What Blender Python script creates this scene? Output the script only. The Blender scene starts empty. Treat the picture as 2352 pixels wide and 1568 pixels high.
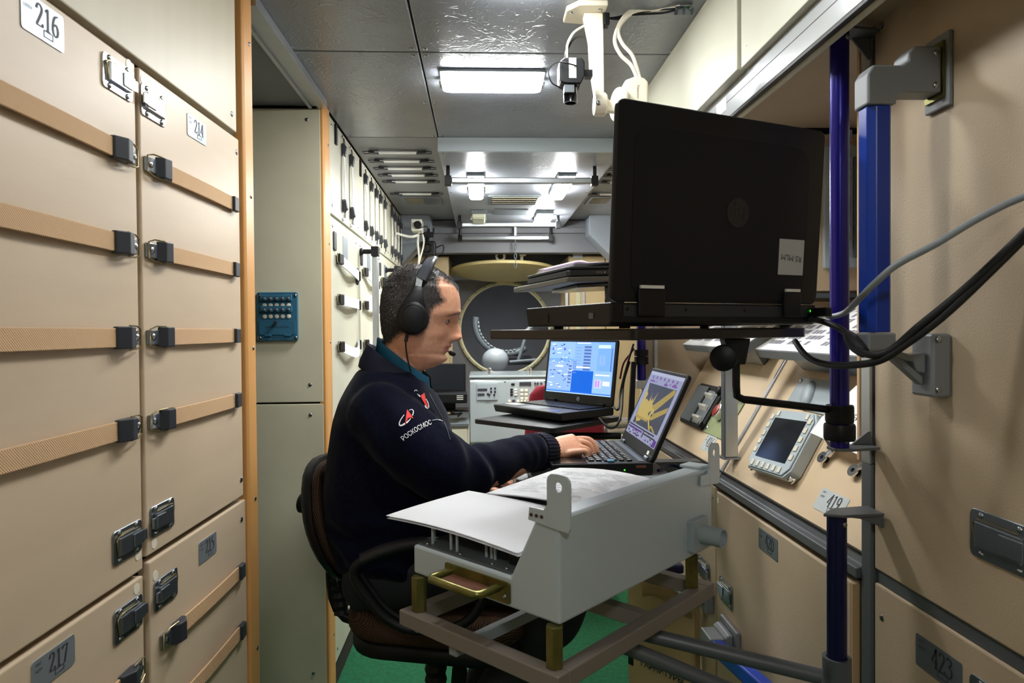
import bpy, bmesh, math, random
import numpy as np
from mathutils import Vector, Matrix, Euler, noise
random.seed(7)
SC = bpy.context.scene
COL = SC.collection
PI = math.pi
# ---------------------------------------------------------------- camera
F_PX = 1568.0                      # 24 mm lens on a 2352 x 1568 frame
CAM = Vector((0, 0, 1.22))
_ps, _th, _ro = math.atan(71/F_PX), math.atan(24/F_PX), math.radians(.45)
FW = Vector((math.sin(_ps)*math.cos(_th), math.cos(_ps)*math.cos(_th), -math.sin(_th)))
_r0 = FW.cross(Vector((0, 0, 1))).normalized(); _u0 = _r0.cross(FW)
RT = _r0*math.cos(_ro) - _u0*math.sin(_ro)
UP = _u0*math.cos(_ro) + _r0*math.sin(_ro)
cd = bpy.data.cameras.new('camera'); cam = bpy.data.objects.new('camera', cd); COL.objects.link(cam)
cd.sensor_width = 36; cd.lens = 24; cd.clip_start = .02
cam.matrix_world = Matrix(((RT.x, UP.x, -FW.x, CAM.x), (RT.y, UP.y, -FW.y, CAM.y), (RT.z, UP.z, -FW.z, CAM.z), (0, 0, 0, 1)))
cd.dof.use_dof = True; cd.dof.focus_distance = 1.68; cd.dof.aperture_fstop = 10.0
SC.camera = cam
# ---------------------------------------------------------------- world, exposure (closed room: the lamps do the lighting)
w = bpy.data.worlds.new('world'); SC.world = w; w.use_nodes = True
w.node_tree.nodes['Background'].inputs[0].default_value = (.05, .05, .05, 1)
w.node_tree.nodes['Background'].inputs[1].default_value = .2
SC.view_settings.view_transform = 'Standard'; SC.view_settings.look = 'None'
SC.view_settings.exposure = 0.68; SC.view_settings.gamma = 1.0
SC.view_settings.use_curve_mapping = False
LAMP = 56.0
# ---------------------------------------------------------------- helpers: rays and frames
def ray(px, py): return FW + RT*((px-1176)/F_PX) - UP*((py-784)/F_PX)
def pX(px, py, X): d = ray(px, py); return CAM + d*(X/d.x)
def pY(px, py, Y): d = ray(px, py); return CAM + d*(Y/d.y)
def pZ(px, py, Z): d = ray(px, py); return CAM + d*((Z-CAM.z)/d.z)
def frame(o, x=(1, 0, 0), z=(0, 0, 1)):
    x = Vector(x).normalized(); z = Vector(z).normalized(); y = z.cross(x).normalized(); x = y.cross(z)
    return Matrix(((x.x, y.x, z.x, o[0]), (x.y, y.y, z.y, o[1]), (x.z, y.z, z.z, o[2]), (0, 0, 0, 1)))
def on(p, M, off=0.0):
    """(x, z) where the sight line through pixel p meets the plane y = off of frame M"""
    I = M.inverted(); o = I @ CAM; d = I.to_3x3() @ ray(*p); q = o + d*((off-o.y)/d.y)
    return q.x, q.z
def T(x, y=0, z=0): return Matrix.Translation((x, y, z))
def RZ(a): return Matrix.Rotation(math.radians(a), 4, 'Z')
def RX(a): return Matrix.Rotation(math.radians(a), 4, 'X')
def RY(a): return Matrix.Rotation(math.radians(a), 4, 'Y')
# ---------------------------------------------------------------- helpers: mesh builder
class B:
    def __init__(s): s.bm = bmesh.new(); s.mi = 0; s.cl = None
    def _fin(s, fs):
        for f in fs: f.material_index = s.mi
        return fs
    def poly(s, pts):
        vs = [s.bm.verts.new(p) for p in pts]
        try: f = s.bm.faces.new(vs)
        except ValueError: return None
        f.material_index = s.mi; return f
    def box(s, x0, x1, y0, y1, z0, z1, M=None):
        ps = [(x, y, z) for z in (z0, z1) for y in (y0, y1) for x in (x0, x1)]
        vs = [s.bm.verts.new((M @ Vector(p)) if M else p) for p in ps]
        for q in ((0, 2, 3, 1), (4, 5, 7, 6), (0, 1, 5, 4), (2, 6, 7, 3), (0, 4, 6, 2), (1, 3, 7, 5)):
            s.bm.faces.new([vs[i] for i in q]).material_index = s.mi
        return s
    def loft(s, rings, cap=True, closed=True):
        R = [[s.bm.verts.new(p) for p in r] for r in rings]; n = len(R[0])
        for a, b in zip(R, R[1:]):
            for i in range(n if closed else n-1):
                j = (i+1) % n
                try: s.bm.faces.new((a[i], a[j], b[j], b[i])).material_index = s.mi
                except ValueError: pass
        if cap and closed:
            for r in (R[0][::-1], R[-1]):
                try: s.bm.faces.new(r).material_index = s.mi
                except ValueError: pass
        return s
    def cyl(s, p, q, r, r2=None, n=14, cap=True):
        p, q = Vector(p), Vector(q); r2 = r if r2 is None else r2
        d = (q-p).normalized(); a = d.orthogonal().normalized(); b = d.cross(a)
        s.loft([[p+(a*math.cos(t)+b*math.sin(t))*r for t in [2*PI*i/n for i in range(n)]],
                [q+(a*math.cos(t)+b*math.sin(t))*r2 for t in [2*PI*i/n for i in range(n)]]], cap); return s
    def lathe(s, p, d, prof, n=20, cap=True):
        p = Vector(p); d = Vector(d).normalized(); a = d.orthogonal().normalized(); b = d.cross(a)
        s.loft([[p+d*h+(a*math.cos(t)+b*math.sin(t))*max(r, 1e-5) for t in [2*PI*i/n for i in range(n)]] for r, h in prof], cap); return s
    def tube(s, pts, r, n=8, sub=0, closed=False, flat=None):
        P = [Vector(p) for p in pts]
        if sub: P = smooth_path(P, sub, closed)
        m = len(P); rings = []; up = None
        for i, p in enumerate(P):
            a = P[(i-1) % m] if (closed or i > 0) else p; b = P[(i+1) % m] if (closed or i < m-1) else p
            t = (b-a).normalized()
            if up is None: up = t.orthogonal().normalized() if flat is None else Vector(flat)
            if flat is not None: up = Vector(flat)
            up = (up - t*up.dot(t)).normalized(); sd = t.cross(up)
            rr = r(i/(m-1)) if callable(r) else r
            rx, ry = rr if isinstance(rr, tuple) else (rr, rr)
            rings.append([p+up*(math.cos(k)*rx)+sd*(math.sin(k)*ry) for k in [2*PI*j/n for j in range(n)]])
        if closed: rings.append(rings[0]); s.loft(rings, False); bmesh.ops.remove_doubles(s.bm, verts=s.bm.verts, dist=1e-6)
        else: s.loft(rings)
        return s
    def ribbon(s, pts, w, t, nrm):
        """flat band along pts: width w, thickness t, nrm = facing direction"""
        P = [Vector(p) for p in pts]; rings = []; nrm = Vector(nrm)
        for i, p in enumerate(P):
            d = (P[min(i+1, len(P)-1)]-P[max(i-1, 0)]).normalized(); nn = (nrm-d*nrm.dot(d)).normalized(); sd = d.cross(nn)
            rings.append([p+sd*(w/2)+nn*(t/2), p-sd*(w/2)+nn*(t/2), p-sd*(w/2)-nn*(t/2), p+sd*(w/2)-nn*(t/2)])
        s.loft(rings); return s
    def prism(s, poly, a, b, M=None, ax='y'):
        """poly of (u, v): ax 'y' -> (u, h, v), 'z' -> (u, v, h), 'x' -> (h, u, v)"""
        g = {'y': lambda u, v, h: (u, h, v), 'z': lambda u, v, h: (u, v, h), 'x': lambda u, v, h: (h, u, v)}[ax]
        f = (lambda p: M @ Vector(p)) if M else (lambda p: p)
        s.loft([[f(g(u, v, a)) for u, v in poly], [f(g(u, v, b)) for u, v in poly]]); return s
    def sph(s, c, r, sc=(1, 1, 1), n=12, m=8, M=None):
        ret = bmesh.ops.create_uvsphere(s.bm, u_segments=n, v_segments=m, radius=r)
        for v in ret['verts']:
            p = Vector((v.co.x*sc[0], v.co.y*sc[1], v.co.z*sc[2]))
            if M: p = M @ p
            v.co = p+Vector(c)
        for v in ret['verts']:
            for f in v.link_faces: f.material_index = s.mi
        return s
    def text(s, t, cx, cz, size, y=-.0008, sx=1.0, rot=0, ax=None, M=None, bold=0.0):
        me = text_mesh(t, size, bold); c, sn = math.cos(rot), math.sin(rot)
        vs = []
        for v in me.vertices:
            x, z = v.co.x*sx, v.co.y; p = Vector((cx+x*c-z*sn, y, cz+x*sn+z*c)); vs.append(s.bm.verts.new(M @ p if M else p))
        for f in me.polygons:
            try: s.bm.faces.new([vs[i] for i in f.vertices]).material_index = s.mi
            except ValueError: pass
        bpy.data.meshes.remove(me); return s
    def xf(s, M): bmesh.ops.transform(s.bm, matrix=M, verts=s.bm.verts); return s
    def mesh(s, name, mats, bev=0, seg=2, smooth=None, ang=30):
        bm = s.bm
        bmesh.ops.recalc_face_normals(bm, faces=bm.faces)
        if bev:
            es = [e for e in bm.edges if len(e.link_faces) == 2 and e.calc_face_angle(0) > math.radians(ang)]
            bmesh.ops.bevel(bm, geom=es, offset=bev, segments=seg, profile=.5, affect='EDGES', clamp_overlap=True)
        if smooth is not None:
            for f in bm.faces: f.smooth = True
            for e in bm.edges:
                if len(e.link_faces) == 2 and e.calc_face_angle(0) > math.radians(smooth): e.smooth = False
        me = bpy.data.meshes.new(name); bm.to_mesh(me); bm.free()
        for m in (mats if isinstance(mats, (list, tuple)) else [mats]): me.materials.append(m)
        return me
def smooth_path(P, sub, closed=False):
    out = []; n = len(P)
    for i in range(n if closed else n-1):
        g = (lambda k: P[k % n]) if closed else (lambda k: P[max(0, min(n-1, k))])
        a, b, c, d = g(i-1), g(i), g(i+1), g(i+2)
        for j in range(sub):
            t = j/sub
            out.append(.5*((2*b)+(c-a)*t+(2*a-5*b+4*c-d)*t*t+(-a+3*b-3*c+d)*t**3))
    if not closed: out.append(P[-1])
    return out
_tc = {}
def text_mesh(t, size, bold=0.0):
    cu = bpy.data.curves.new('t', 'FONT'); cu.body = t; cu.size = size; cu.align_x = 'CENTER'; cu.align_y = 'CENTER'; cu.resolution_u = 2; cu.offset = bold
    o = bpy.data.objects.new('t', cu); COL.objects.link(o)
    dg = bpy.context.evaluated_depsgraph_get(); me = bpy.data.meshes.new_from_object(o.evaluated_get(dg))
    bpy.data.objects.remove(o); bpy.data.curves.remove(cu); return me
def rrect(x0, x1, z0, z1, r, n=4):
    """rounded rectangle outline"""
    out = []
    for cx, cz, a in ((x1-r, z1-r, 0), (x0+r, z1-r, 90), (x0+r, z0+r, 180), (x1-r, z0+r, 270)):
        for i in range(n+1): t = math.radians(a+90*i/n); out.append((cx+r*math.cos(t), cz+r*math.sin(t)))
    return out
def circ(cx, cz, r, n=16, r2=None): return [(cx+r*math.cos(2*PI*i/n), cz+(r2 or r)*math.sin(2*PI*i/n)) for i in range(n)]
# ---------------------------------------------------------------- helpers: objects
def props(o, label=None, cat=None, group=None, kind=None):
    if label: o['label'] = label
    if cat: o['category'] = cat
    if group: o['group'] = group
    if kind: o['kind'] = kind
    return o
def thing(name, label, cat, M=None, group=None, kind=None):
    o = bpy.data.objects.new(name, None); COL.objects.link(o); o.empty_display_size = .05
    if M is not None: o.matrix_world = M
    return props(o, label, cat, group, kind)
DIG = {'0': [[(.25, .98), (.1, .86), (.06, .5), (.1, .14), (.25, .02), (.4, .14), (.44, .5), (.4, .86), (.25, .98)]],
 '1': [[(.27, 1), (.27, 0)], [(.1, .84), (.27, .98)], [(.12, .02), (.42, .02)]],
 '2': [[(.07, .76), (.12, .93), (.26, .99), (.40, .88), (.40, .70), (.28, .45), (.06, .05)], [(.06, .05), (.25, .06), (.45, .05)], [(.45, .05), (.47, .2)]],
 '3': [[(.08, .85), (.2, .98), (.36, .9), (.36, .68), (.2, .55)], [(.2, .55), (.4, .45), (.42, .2), (.28, .02), (.1, .03), (.06, .12)]],
 '4': [[(.36, 0), (.36, 1)], [(.36, .98), (.03, .3)], [(.03, .29), (.48, .29)], [(.25, .02), (.47, .02)]],
 '5': [[(.12, .97), (.43, .97)], [(.14, .97), (.09, .58)], [(.09, .58), (.28, .62), (.42, .45), (.4, .2), (.25, .03), (.08, .04)]],
 '6': [[(.42, .96), (.2, .85), (.08, .5), (.1, .15), (.25, .01), (.4, .12), (.42, .35), (.3, .55), (.12, .45)]],
 '7': [[(.05, .95), (.45, .95)], [(.05, .95), (.05, .8)], [(.44, .95), (.2, .0)]],
 '9': [[(.06, .04), (.28, .15), (.42, .5), (.4, .85), (.25, .99), (.1, .88), (.08, .65), (.2, .45), (.38, .55)]]}
def numerals(b, txt, cx, cz, H, y):
    """serif figures drawn with a broad nib: thick uprights, hairline horizontals"""
    for k, ch in enumerate(txt):
        ox = cx+(k-len(txt)/2)*.54*H
        for st in DIG[ch]:
            P = [Vector((ox+x*H, 0, cz+(z-.5)*H)) for x, z in st]
            if len(P) > 2: P = smooth_path(P, 5)
            pr = None
            for i, p in enumerate(P):
                d = (P[min(i+1, len(P)-1)]-P[max(i-1, 0)]).normalized(); wd = H*(.024+.04*abs(d.z)); n = Vector((-d.z, 0, d.x))*wd
                c = [(q.x, y, q.z) for q in (p+n, p-n)]
                if pr: b.poly([pr[0], pr[1], c[1], c[0]])
                pr = c
class SB:
    """a set of screws: every head becomes an object of its own sharing one mesh"""
    cache = {}
    def __init__(s): s.pts = []
    def lathe(s, p, d, prof, n=10): s.pts.append((Vector(p), Vector(d), prof[0][0]))
    def make(s, name, mat, parent):
        for p, d, r in s.pts:
            k = (round(r, 5), mat.name)
            if k not in SB.cache:
                SB.cache[k] = B().lathe((0, 0, 0), (0, 0, 1), [(r, -.0005), (r, .0007), (r*.75, .0019), (r*.3, .0024)], 10).mesh('screw', mat, smooth=40)
            o = bpy.data.objects.new(name, SB.cache[k]); COL.objects.link(o); o.parent = parent
            o.matrix_basis = T(*p) @ d.to_track_quat('Z', 'Y').to_matrix().to_4x4()
def part(name, b, mat, parent=None, label=None, M=None, bev=0, seg=2, smooth=None, kind=None, ang=30):
    if isinstance(b, SB): return b.make(name, mat, parent)
    if name == 'lettering': kind = 'stuff'
    me = b if isinstance(b, bpy.types.Mesh) else b.mesh(name, mat, bev, seg, smooth, ang)
    o = bpy.data.objects.new(name, me); COL.objects.link(o)
    if parent is not None: o.parent = parent
    if M is not None: o.matrix_basis = M
    return props(o, label, kind=kind)
def solo(name, b, mat, label, cat, M=None, group=None, kind=None, **k):
    return props(part(name, b, mat, None, None, M, **k), label, cat, group, kind)
def struct(name, b, mat, parent=None, **k):
    o = part(name, b, mat, parent, **k)
    if parent is None: o['kind'] = 'structure'
    return o
def copytree(root, M, label=None, group=None, parent=None):
    c = root.copy(); COL.objects.link(c); c.parent = parent
    if parent is None: c.matrix_world = M
    elif M is not None: c.matrix_basis = M
    if label: c['label'] = label
    if group: c['group'] = group
    for ch in root.children: copytree(ch, None, parent=c)
    return c
# ---------------------------------------------------------------- materials
def lin(h):
    h = h.lstrip('#'); v = [int(h[i:i+2], 16)/255 for i in (0, 2, 4)]
    return tuple((c/12.92 if c <= .04045 else ((c+.055)/1.055)**2.4) for c in v)+(1,)
def mat(name, col, rough=.5, metal=0.0, var=0.0, vscale=6, bump=0.0, bscale=200, spec=.5, stretch=(1, 1, 1), detail=4, coat=0, sheen=0, bdist=.002):
    m = bpy.data.materials.new(name); m.use_nodes = True; nt = m.node_tree; N = nt.nodes; L = nt.links
    p = N['Principled BSDF']; c = lin(col) if isinstance(col, str) else col
    p.inputs['Base Color'].default_value = c; p.inputs['Roughness'].default_value = rough; p.inputs['Metallic'].default_value = metal
    p.inputs['Specular IOR Level'].default_value = spec
    if coat: p.inputs['Coat Weight'].default_value = coat; p.inputs['Coat Roughness'].default_value = .1
    if sheen: p.inputs['Sheen Weight'].default_value = sheen; p.inputs['Sheen Roughness'].default_value = .4
    if var or bump:
        tc = N.new('ShaderNodeTexCoord'); mp = N.new('ShaderNodeMapping'); mp.inputs['Scale'].default_value = stretch
        L.new(tc.outputs['Object'], mp.inputs[0])
    if var:
        n = N.new('ShaderNodeTexNoise'); n.inputs['Scale'].default_value = vscale; n.inputs['Detail'].default_value = detail
        L.new(mp.outputs[0], n.inputs['Vector'])
        r = N.new('ShaderNodeValToRGB'); r.color_ramp.elements[0].position = .3; r.color_ramp.elements[1].position = .7
        r.color_ramp.elements[0].color = tuple(x*(1-var) for x in c[:3])+(1,); r.color_ramp.elements[1].color = tuple(min(1, x*(1+var)) for x in c[:3])+(1,)
        L.new(n.outputs['Fac'], r.inputs[0]); L.new(r.outputs[0], p.inputs['Base Color'])
    if bump:
        n2 = N.new('ShaderNodeTexNoise'); n2.inputs['Scale'].default_value = bscale; n2.inputs['Detail'].default_value = 3
        L.new(mp.outputs[0], n2.inputs['Vector'])
        bp = N.new('ShaderNodeBump'); bp.inputs['Strength'].default_value = bump; bp.inputs['Distance'].default_value = bdist
        L.new(n2.outputs['Fac'], bp.inputs['Height']); L.new(bp.outputs[0], p.inputs['Normal'])
    return m
def emit(name, col, s):
    m = bpy.data.materials.new(name); m.use_nodes = True; nt = m.node_tree; nt.nodes.clear()
    e = nt.nodes.new('ShaderNodeEmission'); e.inputs[0].default_value = lin(col) if isinstance(col, str) else col; e.inputs[1].default_value = s
    o = nt.nodes.new('ShaderNodeOutputMaterial'); nt.links.new(e.outputs[0], o.inputs[0]); return m
def mat_vinyl(name, col, rough):
    m = mat(name, col, rough, var=.10, vscale=5); nt = m.node_tree; N, L = nt.nodes, nt.links; p = N['Principled BSDF']
    tc = N.new('ShaderNodeTexCoord'); n0 = N.new('ShaderNodeTexNoise'); n0.inputs['Scale'].default_value = 9; n0.inputs['Detail'].default_value = 3
    L.new(tc.outputs['Object'], n0.inputs['Vector'])
    mx = N.new('ShaderNodeMix'); mx.data_type = 'VECTOR'; mx.inputs['Factor'].default_value = .12
    L.new(tc.outputs['Object'], mx.inputs[4]); L.new(n0.outputs['Color'], mx.inputs[5])
    v = N.new('ShaderNodeTexNoise'); v.inputs['Scale'].default_value = 62; v.inputs['Detail'].default_value = 4; v.inputs['Distortion'].default_value = .8
    try: v.noise_type = 'RIDGED_MULTIFRACTAL'
    except Exception: pass
    L.new(mx.outputs[1], v.inputs['Vector'])
    n3 = N.new('ShaderNodeTexNoise'); n3.inputs['Scale'].default_value = 4; n3.inputs['Detail'].default_value = 2
    L.new(tc.outputs['Object'], n3.inputs['Vector'])
    mu = N.new('ShaderNodeMath'); mu.operation = 'MULTIPLY'; L.new(v.outputs['Fac'], mu.inputs[0]); L.new(n3.outputs['Fac'], mu.inputs[1])
    bp = N.new('ShaderNodeBump'); bp.inputs['Strength'].default_value = .9; bp.inputs['Distance'].default_value = .0025
    L.new(mu.outputs[0], bp.inputs['Height']); L.new(bp.outputs[0], p.inputs['Normal']); return m
def mat_weave(name, col, col2, scale, rough=.8, ax='X', bump=.5):
    m = mat(name, col, rough); nt = m.node_tree; N, L = nt.nodes, nt.links; p = N['Principled BSDF']
    tc = N.new('ShaderNodeTexCoord'); wv = N.new('ShaderNodeTexWave'); wv.inputs['Scale'].default_value = scale; wv.bands_direction = ax
    wv.inputs['Distortion'].default_value = .6; wv.inputs['Detail Scale'].default_value = 8
    L.new(tc.outputs['Object'], wv.inputs['Vector'])
    r = N.new('ShaderNodeValToRGB'); r.color_ramp.elements[0].color = lin(col2); r.color_ramp.elements[1].color = lin(col)
    L.new(wv.outputs['Fac'], r.inputs[0]); L.new(r.outputs[0], p.inputs['Base Color'])
    bp = N.new('ShaderNodeBump'); bp.inputs['Strength'].default_value = bump; bp.inputs['Distance'].default_value = .001
    L.new(wv.outputs['Fac'], bp.inputs['Height']); L.new(bp.outputs[0], p.inputs['Normal']); return m
def mat_attr(name, rough=.5, e=0.0):
    """colour from the mesh's own print colours"""
    m = bpy.data.materials.new(name); m.use_nodes = True; nt = m.node_tree; p = nt.nodes['Principled BSDF']
    a = nt.nodes.new('ShaderNodeVertexColor'); a.layer_name = 'Col'; p.inputs['Roughness'].default_value = rough
    if e:
        nt.links.new(a.outputs[0], p.inputs['Emission Color']); p.inputs['Emission Strength'].default_value = e; p.inputs['Base Color'].default_value = (.004, .004, .004, 1); p.inputs['Specular IOR Level'].default_value = .12; p.inputs['Roughness'].default_value = .4
    else: nt.links.new(a.outputs[0], p.inputs['Base Color'])
    return m
def mat_check(name, c1, c2, scale):
    m = mat(name, c1, .85, spec=.2); nt = m.node_tree; tc = nt.nodes.new('ShaderNodeTexCoord'); ck = nt.nodes.new('ShaderNodeTexChecker'); ck.inputs['Scale'].default_value = scale
    ck.inputs['Color1'].default_value = lin(c1); ck.inputs['Color2'].default_value = lin(c2)
    nt.links.new(tc.outputs['Object'], ck.inputs['Vector']); nt.links.new(ck.outputs[0], nt.nodes['Principled BSDF'].inputs['Base Color']); return m
K = {}
K['laminate'] = mat('laminate', '#CCB79C', .42, var=.06, vscale=3, stretch=(1, 1, 5), bump=.05, bscale=60)
K['laminate_streak'] = mat('laminate_streak', '#C2B9A2', .45, var=.05, vscale=14, stretch=(1, 1, .04))
K['cream'] = mat('cream_laminate', '#CBC9B6', .4, var=.05, vscale=4, bump=.04, bscale=80)
K['cream_dim'] = mat('cream_panel', '#CFC9AF', .45, var=.07, vscale=5, bump=.08, bscale=120)
K['hide'] = mat('beige_leatherette', '#C0AB8F', .5, var=.05, vscale=5, bump=.25, bscale=330)
K['console'] = mat('console_beige', '#DCC3A0', .45, var=.03, vscale=5, bump=.08, bscale=300)
K['edgewood'] = mat('panel_edge', '#C6A278', .6)
K['gap'] = mat('dark_gap', '#2A241C', .8)
K['wood'] = mat('orange_wood', '#D29A5A', .4, var=.18, vscale=10, stretch=(1, 1, .06))
K['vinyl'] = mat_vinyl('ceiling_vinyl', '#80848C', .26)
K['vinyl_soft'] = mat_vinyl('soffit_vinyl', '#80848C', .36)
K['vinyl_dim'] = mat('ceiling_vinyl_plain', '#7E8084', .4, var=.08, vscale=5, bump=.2, bscale=90)
K['steel'] = mat('bright_steel', '#D5D8DC', .22, 1)
K['zinc'] = mat('zinc_steel', '#8E969F', .3, .9, var=.05, vscale=30)
K['alu'] = mat('aluminium', '#B9BDC2', .35, .9, var=.05, vscale=20, stretch=(1, 1, .1))
K['cardplate'] = mat('pale_plate', '#C4CACA', .45, .1)
K['aluplate'] = mat('brushed_plate', '#9FA7AE', .38, .55)
K['wire'] = mat('brass_wire', '#A89970', .3, .9)
K['screw'] = mat('screw_steel', '#A8ACB0', .25, 1)
K['blk'] = mat('black_plastic', '#0F1013', .45, spec=.32)
K['blkgloss'] = mat('black_gloss', '#0E0E10', .18)
K['blkrub'] = mat('black_rubber', '#131315', .6)
K['capmat'] = mat('strap_cap_rubber', '#2B2E36', .5)
K['white'] = mat('white_plastic', '#E8E6DC', .35)
K['ivory'] = mat('ivory_plastic', '#EBE3CE', .4)
K['paper'] = mat('paper', '#FAFAFC', .8)
K['paperpink'] = mat('pink_paper', '#D9C3D6', .8)
K['ink'] = mat('ink', '#33343C', .6)
K['inklight'] = mat('ink_grey', '#8C8C98', .7)
K['web'] = mat_weave('tan_webbing', '#D8B48B', '#C69E75', 170, ax='DIAGONAL')
K['webwhite'] = mat('white_webbing', '#E6E6E6', .7, bump=.3, bscale=900)
K['carpet'] = mat('green_carpet', '#0F5C38', .95, var=.25, vscale=60, bump=.6, bscale=500)
K['greybox'] = mat('grey_paint', '#BAC6CB', .38, var=.03, vscale=4)
K['greydark'] = mat('grey_deck', '#5D6468', .45)
K['greypl'] = mat('grey_plastic', '#8C9296', .45)
K['striplight'] = mat('satin_white_strip', '#B6B9BC', .2, .35)
K['greybr'] = mat('grey_bracket', '#84878A', .45, .1)
K['greyirn'] = mat('grey_iron', '#5F6265', .42, .2)
K['bronze'] = mat('brown_painted_steel', '#857B72', .45, .1)
K['gold'] = mat('passivated_steel', '#75703C', .3, .75, var=.4, vscale=22)
K['rust'] = mat('copper_pad', '#66402F', .5, .2, var=.2, vscale=20)
K['blue'] = mat('blue_paint', '#0A369C', .32)
K['purple'] = mat('purple_anodised', '#1E157A', .25, .35)
K['navypole'] = mat('navy_anodised', '#0A1040', .35, .2)
K['bluebox'] = mat('blue_enamel', '#2F6580', .45, var=.05, vscale=8)
K['darkwall'] = mat('dark_wall', '#6C6D72', .6, var=.08, vscale=4, bump=.1, bscale=80)
K['gusset'] = mat('grey_gusset', '#7E858E', .5)
K['fascia'] = mat('grey_fascia', '#A3ADB1', .4)
K['tan'] = mat('tan_cabinet', '#A8956F', .55, var=.05, vscale=5)
K['hatch'] = mat('hatch_green', '#A9A585', .45)
K['lid'] = mat('hatch_lid', '#A79868', .45, var=.05, vscale=6)
K['consgrey'] = mat('console_grey', '#A9B3B5', .16, var=.02, vscale=4, coat=.4)
K['red'] = mat('crimson_fabric', '#7C0F22', .9, var=.15, vscale=60, sheen=.3)
K['lampon'] = emit('lamp_diffuser', (.98, 1, .99, 1), LAMP)
K['lampfar'] = emit('lamp_diffuser_far', (.98, 1, .985, 1), LAMP*1.4)
K['lampoff'] = mat('lamp_unlit', '#C9CBB0', .3)
K['glass'] = mat('screen_glass', '#23262A', .12)
K['ledg'] = emit('green_led', '#30FF20', 4)
K['fleece'] = mat('navy_fleece', '#0A0D1E', .97, var=.35, vscale=120, bump=.35, bscale=1100, sheen=.06, spec=.08)
K['twill'] = mat('navy_twill', '#12142A', .7, bump=.2, bscale=700, spec=.3)
K['teal'] = mat('teal_shirt', '#0B4A63', .75, spec=.3)
K['trouser'] = mat('charcoal_cloth', '#2B2F31', .85, bump=.3, bscale=500, spec=.2)
K['mesh'] = mat_check('brown_mesh', '#5A4230', '#120E0B', 330)
K['print'] = mat_attr('printed_sheet', .6)
K['screendim'] = mat_attr('screen_print_dim', .2, .55)
K['screen'] = mat_attr('screen_print', .2, 1.0)
K['tanbag'] = mat('tan_canvas', '#BFA577', .75, bump=.3, bscale=500)
K['redbtn'] = mat('red_button', '#8E2416', .35)
K['greenpl'] = mat('green_plate', '#8C9468', .45, var=.12, vscale=12)
K['stitch'] = mat('white_thread', '#E6E6EA', .7)
K['redthr'] = mat('red_thread', '#E0221C', .7)
K['vent'] = mat('vent_slat', '#9A967F', .4)
K['dimphoto'] = mat('dim_photo', '#6E6656', .6)
# ================================================================ THE SETTING
LM = frame((-.49, 1.47, 0), (.0287, 1, 0))       # near left lockers: x runs away from the camera, y into the wall
FM = frame((-.5, 0, 0), (0, 1, 0))               # far left lockers
RM = frame((.66, 0, 0), (0, -1, 0))              # right wall
CM = frame((.66, 0, .806), (0, -1, 0), (.184, 0, .31))   # sloping console on the right
ZC = 1.95
def screw(b, x, z, y=0.0, r=.0045):
    b.lathe((x, y, z), (0, -1, 0), [(r, -.0005), (r, .0006), (r*.75, .0018), (r*.3, .0024)], 10)
struct('floor', B().box(-1.6, 1.4, -1.6, 7.2, -.05, 0), K['carpet'])
ceil = struct('ceiling', B().box(-1.6, 1.4, -1.6, 5.4, ZC+.008, ZC+.06), K['gap'])
rows = [(-1.5, -.55), (-.546, .25), (.254, 1.03), (1.034, 1.802), (1.806, 2.59)]
for a, c in rows:
    for x0, x1 in ((-.497, -.157), (-.153, .52)):
        t = struct('ceiling_tile', B().box(x0, x1, a, c, ZC, ZC+.012), K['vinyl'], ceil, bev=.003)
        sb = SB()
        for sx, sy in ((x0+.015, a+.02), (x1-.015, a+.02), (x0+.015, c-.02), (x1-.015, c-.02), (x1-.015, (a+c)/2), (x0+.015, (a+c)/2)):
            sb.lathe((sx, sy, ZC), (0, 0, -1), [(.006, -.0005), (.006, .0008), (.004, .0025)], 10)
        part('screw', sb, K['screw'], t)
struct('ceiling_tile', B().box(-.497, -.157, 2.594, 4.48, ZC, ZC+.012), K['vinyl_dim'], ceil, bev=.003)
struct('ceiling_tile', B().box(.545, .9, 2.594, 4.48, ZC, ZC+.012), K['vinyl_dim'], ceil, bev=.003)
struct('ceiling_tile', B().box(-1.5, -.535, 1.53, 2.2, ZC-.012, ZC), K['vinyl_dim'], ceil)
# dropped middle panel with its pale fascia
tray = struct('ceiling_soffit', B().box(-.155, .543, 2.6, 4.5, 1.9, 1.95), K['vinyl_soft'], ceil, bev=.003)
struct('fascia', B().box(-.157, .545, 2.585, 2.601, 1.897, 1.95), K['fascia'], ceil, bev=.002)
sb = SB()
for x in (-.14, .528):
    for y in (2.63, 3.35, 4.1): sb.lathe((x, y, 1.9), (0, 0, -1), [(.006, -.0005), (.006, .0008), (.004, .0025)], 10)
part('screw', sb, K['screw'], tray)
# outer shell
struct('wall_left', B().box(-.86, -.84, -1.6, 1.5, 0, ZC), K['gap'])
struct('wall_left', B().box(-.9, -.88, 2.28, 5.4, 0, ZC), K['gap'])
struct('wall_right', B().box(1.22, 1.24, -1.6, 5.4, 0, ZC), K['hide'])
struct('wall_front', B().box(-1.6, 1.4, -1.62, -1.6, 0, ZC), K['cream_dim'])
struct('wall_alcove', B().box(-1.45, -1.43, 1.4, 2.3, 0, ZC), K['cream_dim'])
# wooden corner posts
def post(n, M, w, d, h):
    b = B().prism([(0, 0), (0, -d*.55), (w*.12, -d), (w*.88, -d), (w, -d*.55), (w, .015), (0, .015)], 0, h, None, 'z')
    o = struct('trim_%d' % n, b, K['wood'], M=M, bev=.002)
    sb = SB()
    for z in [h-.12-.32*i for i in range(6)]: screw(sb, w*.62, z, -d)
    part('screw', sb, K['screw'], o)
post(1, LM @ T(-.034), .056, .007, ZC-.002)
post(2, frame((-.5, 2.197, 0), (0, 1, 0)), .092, .008, ZC-.002)
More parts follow.
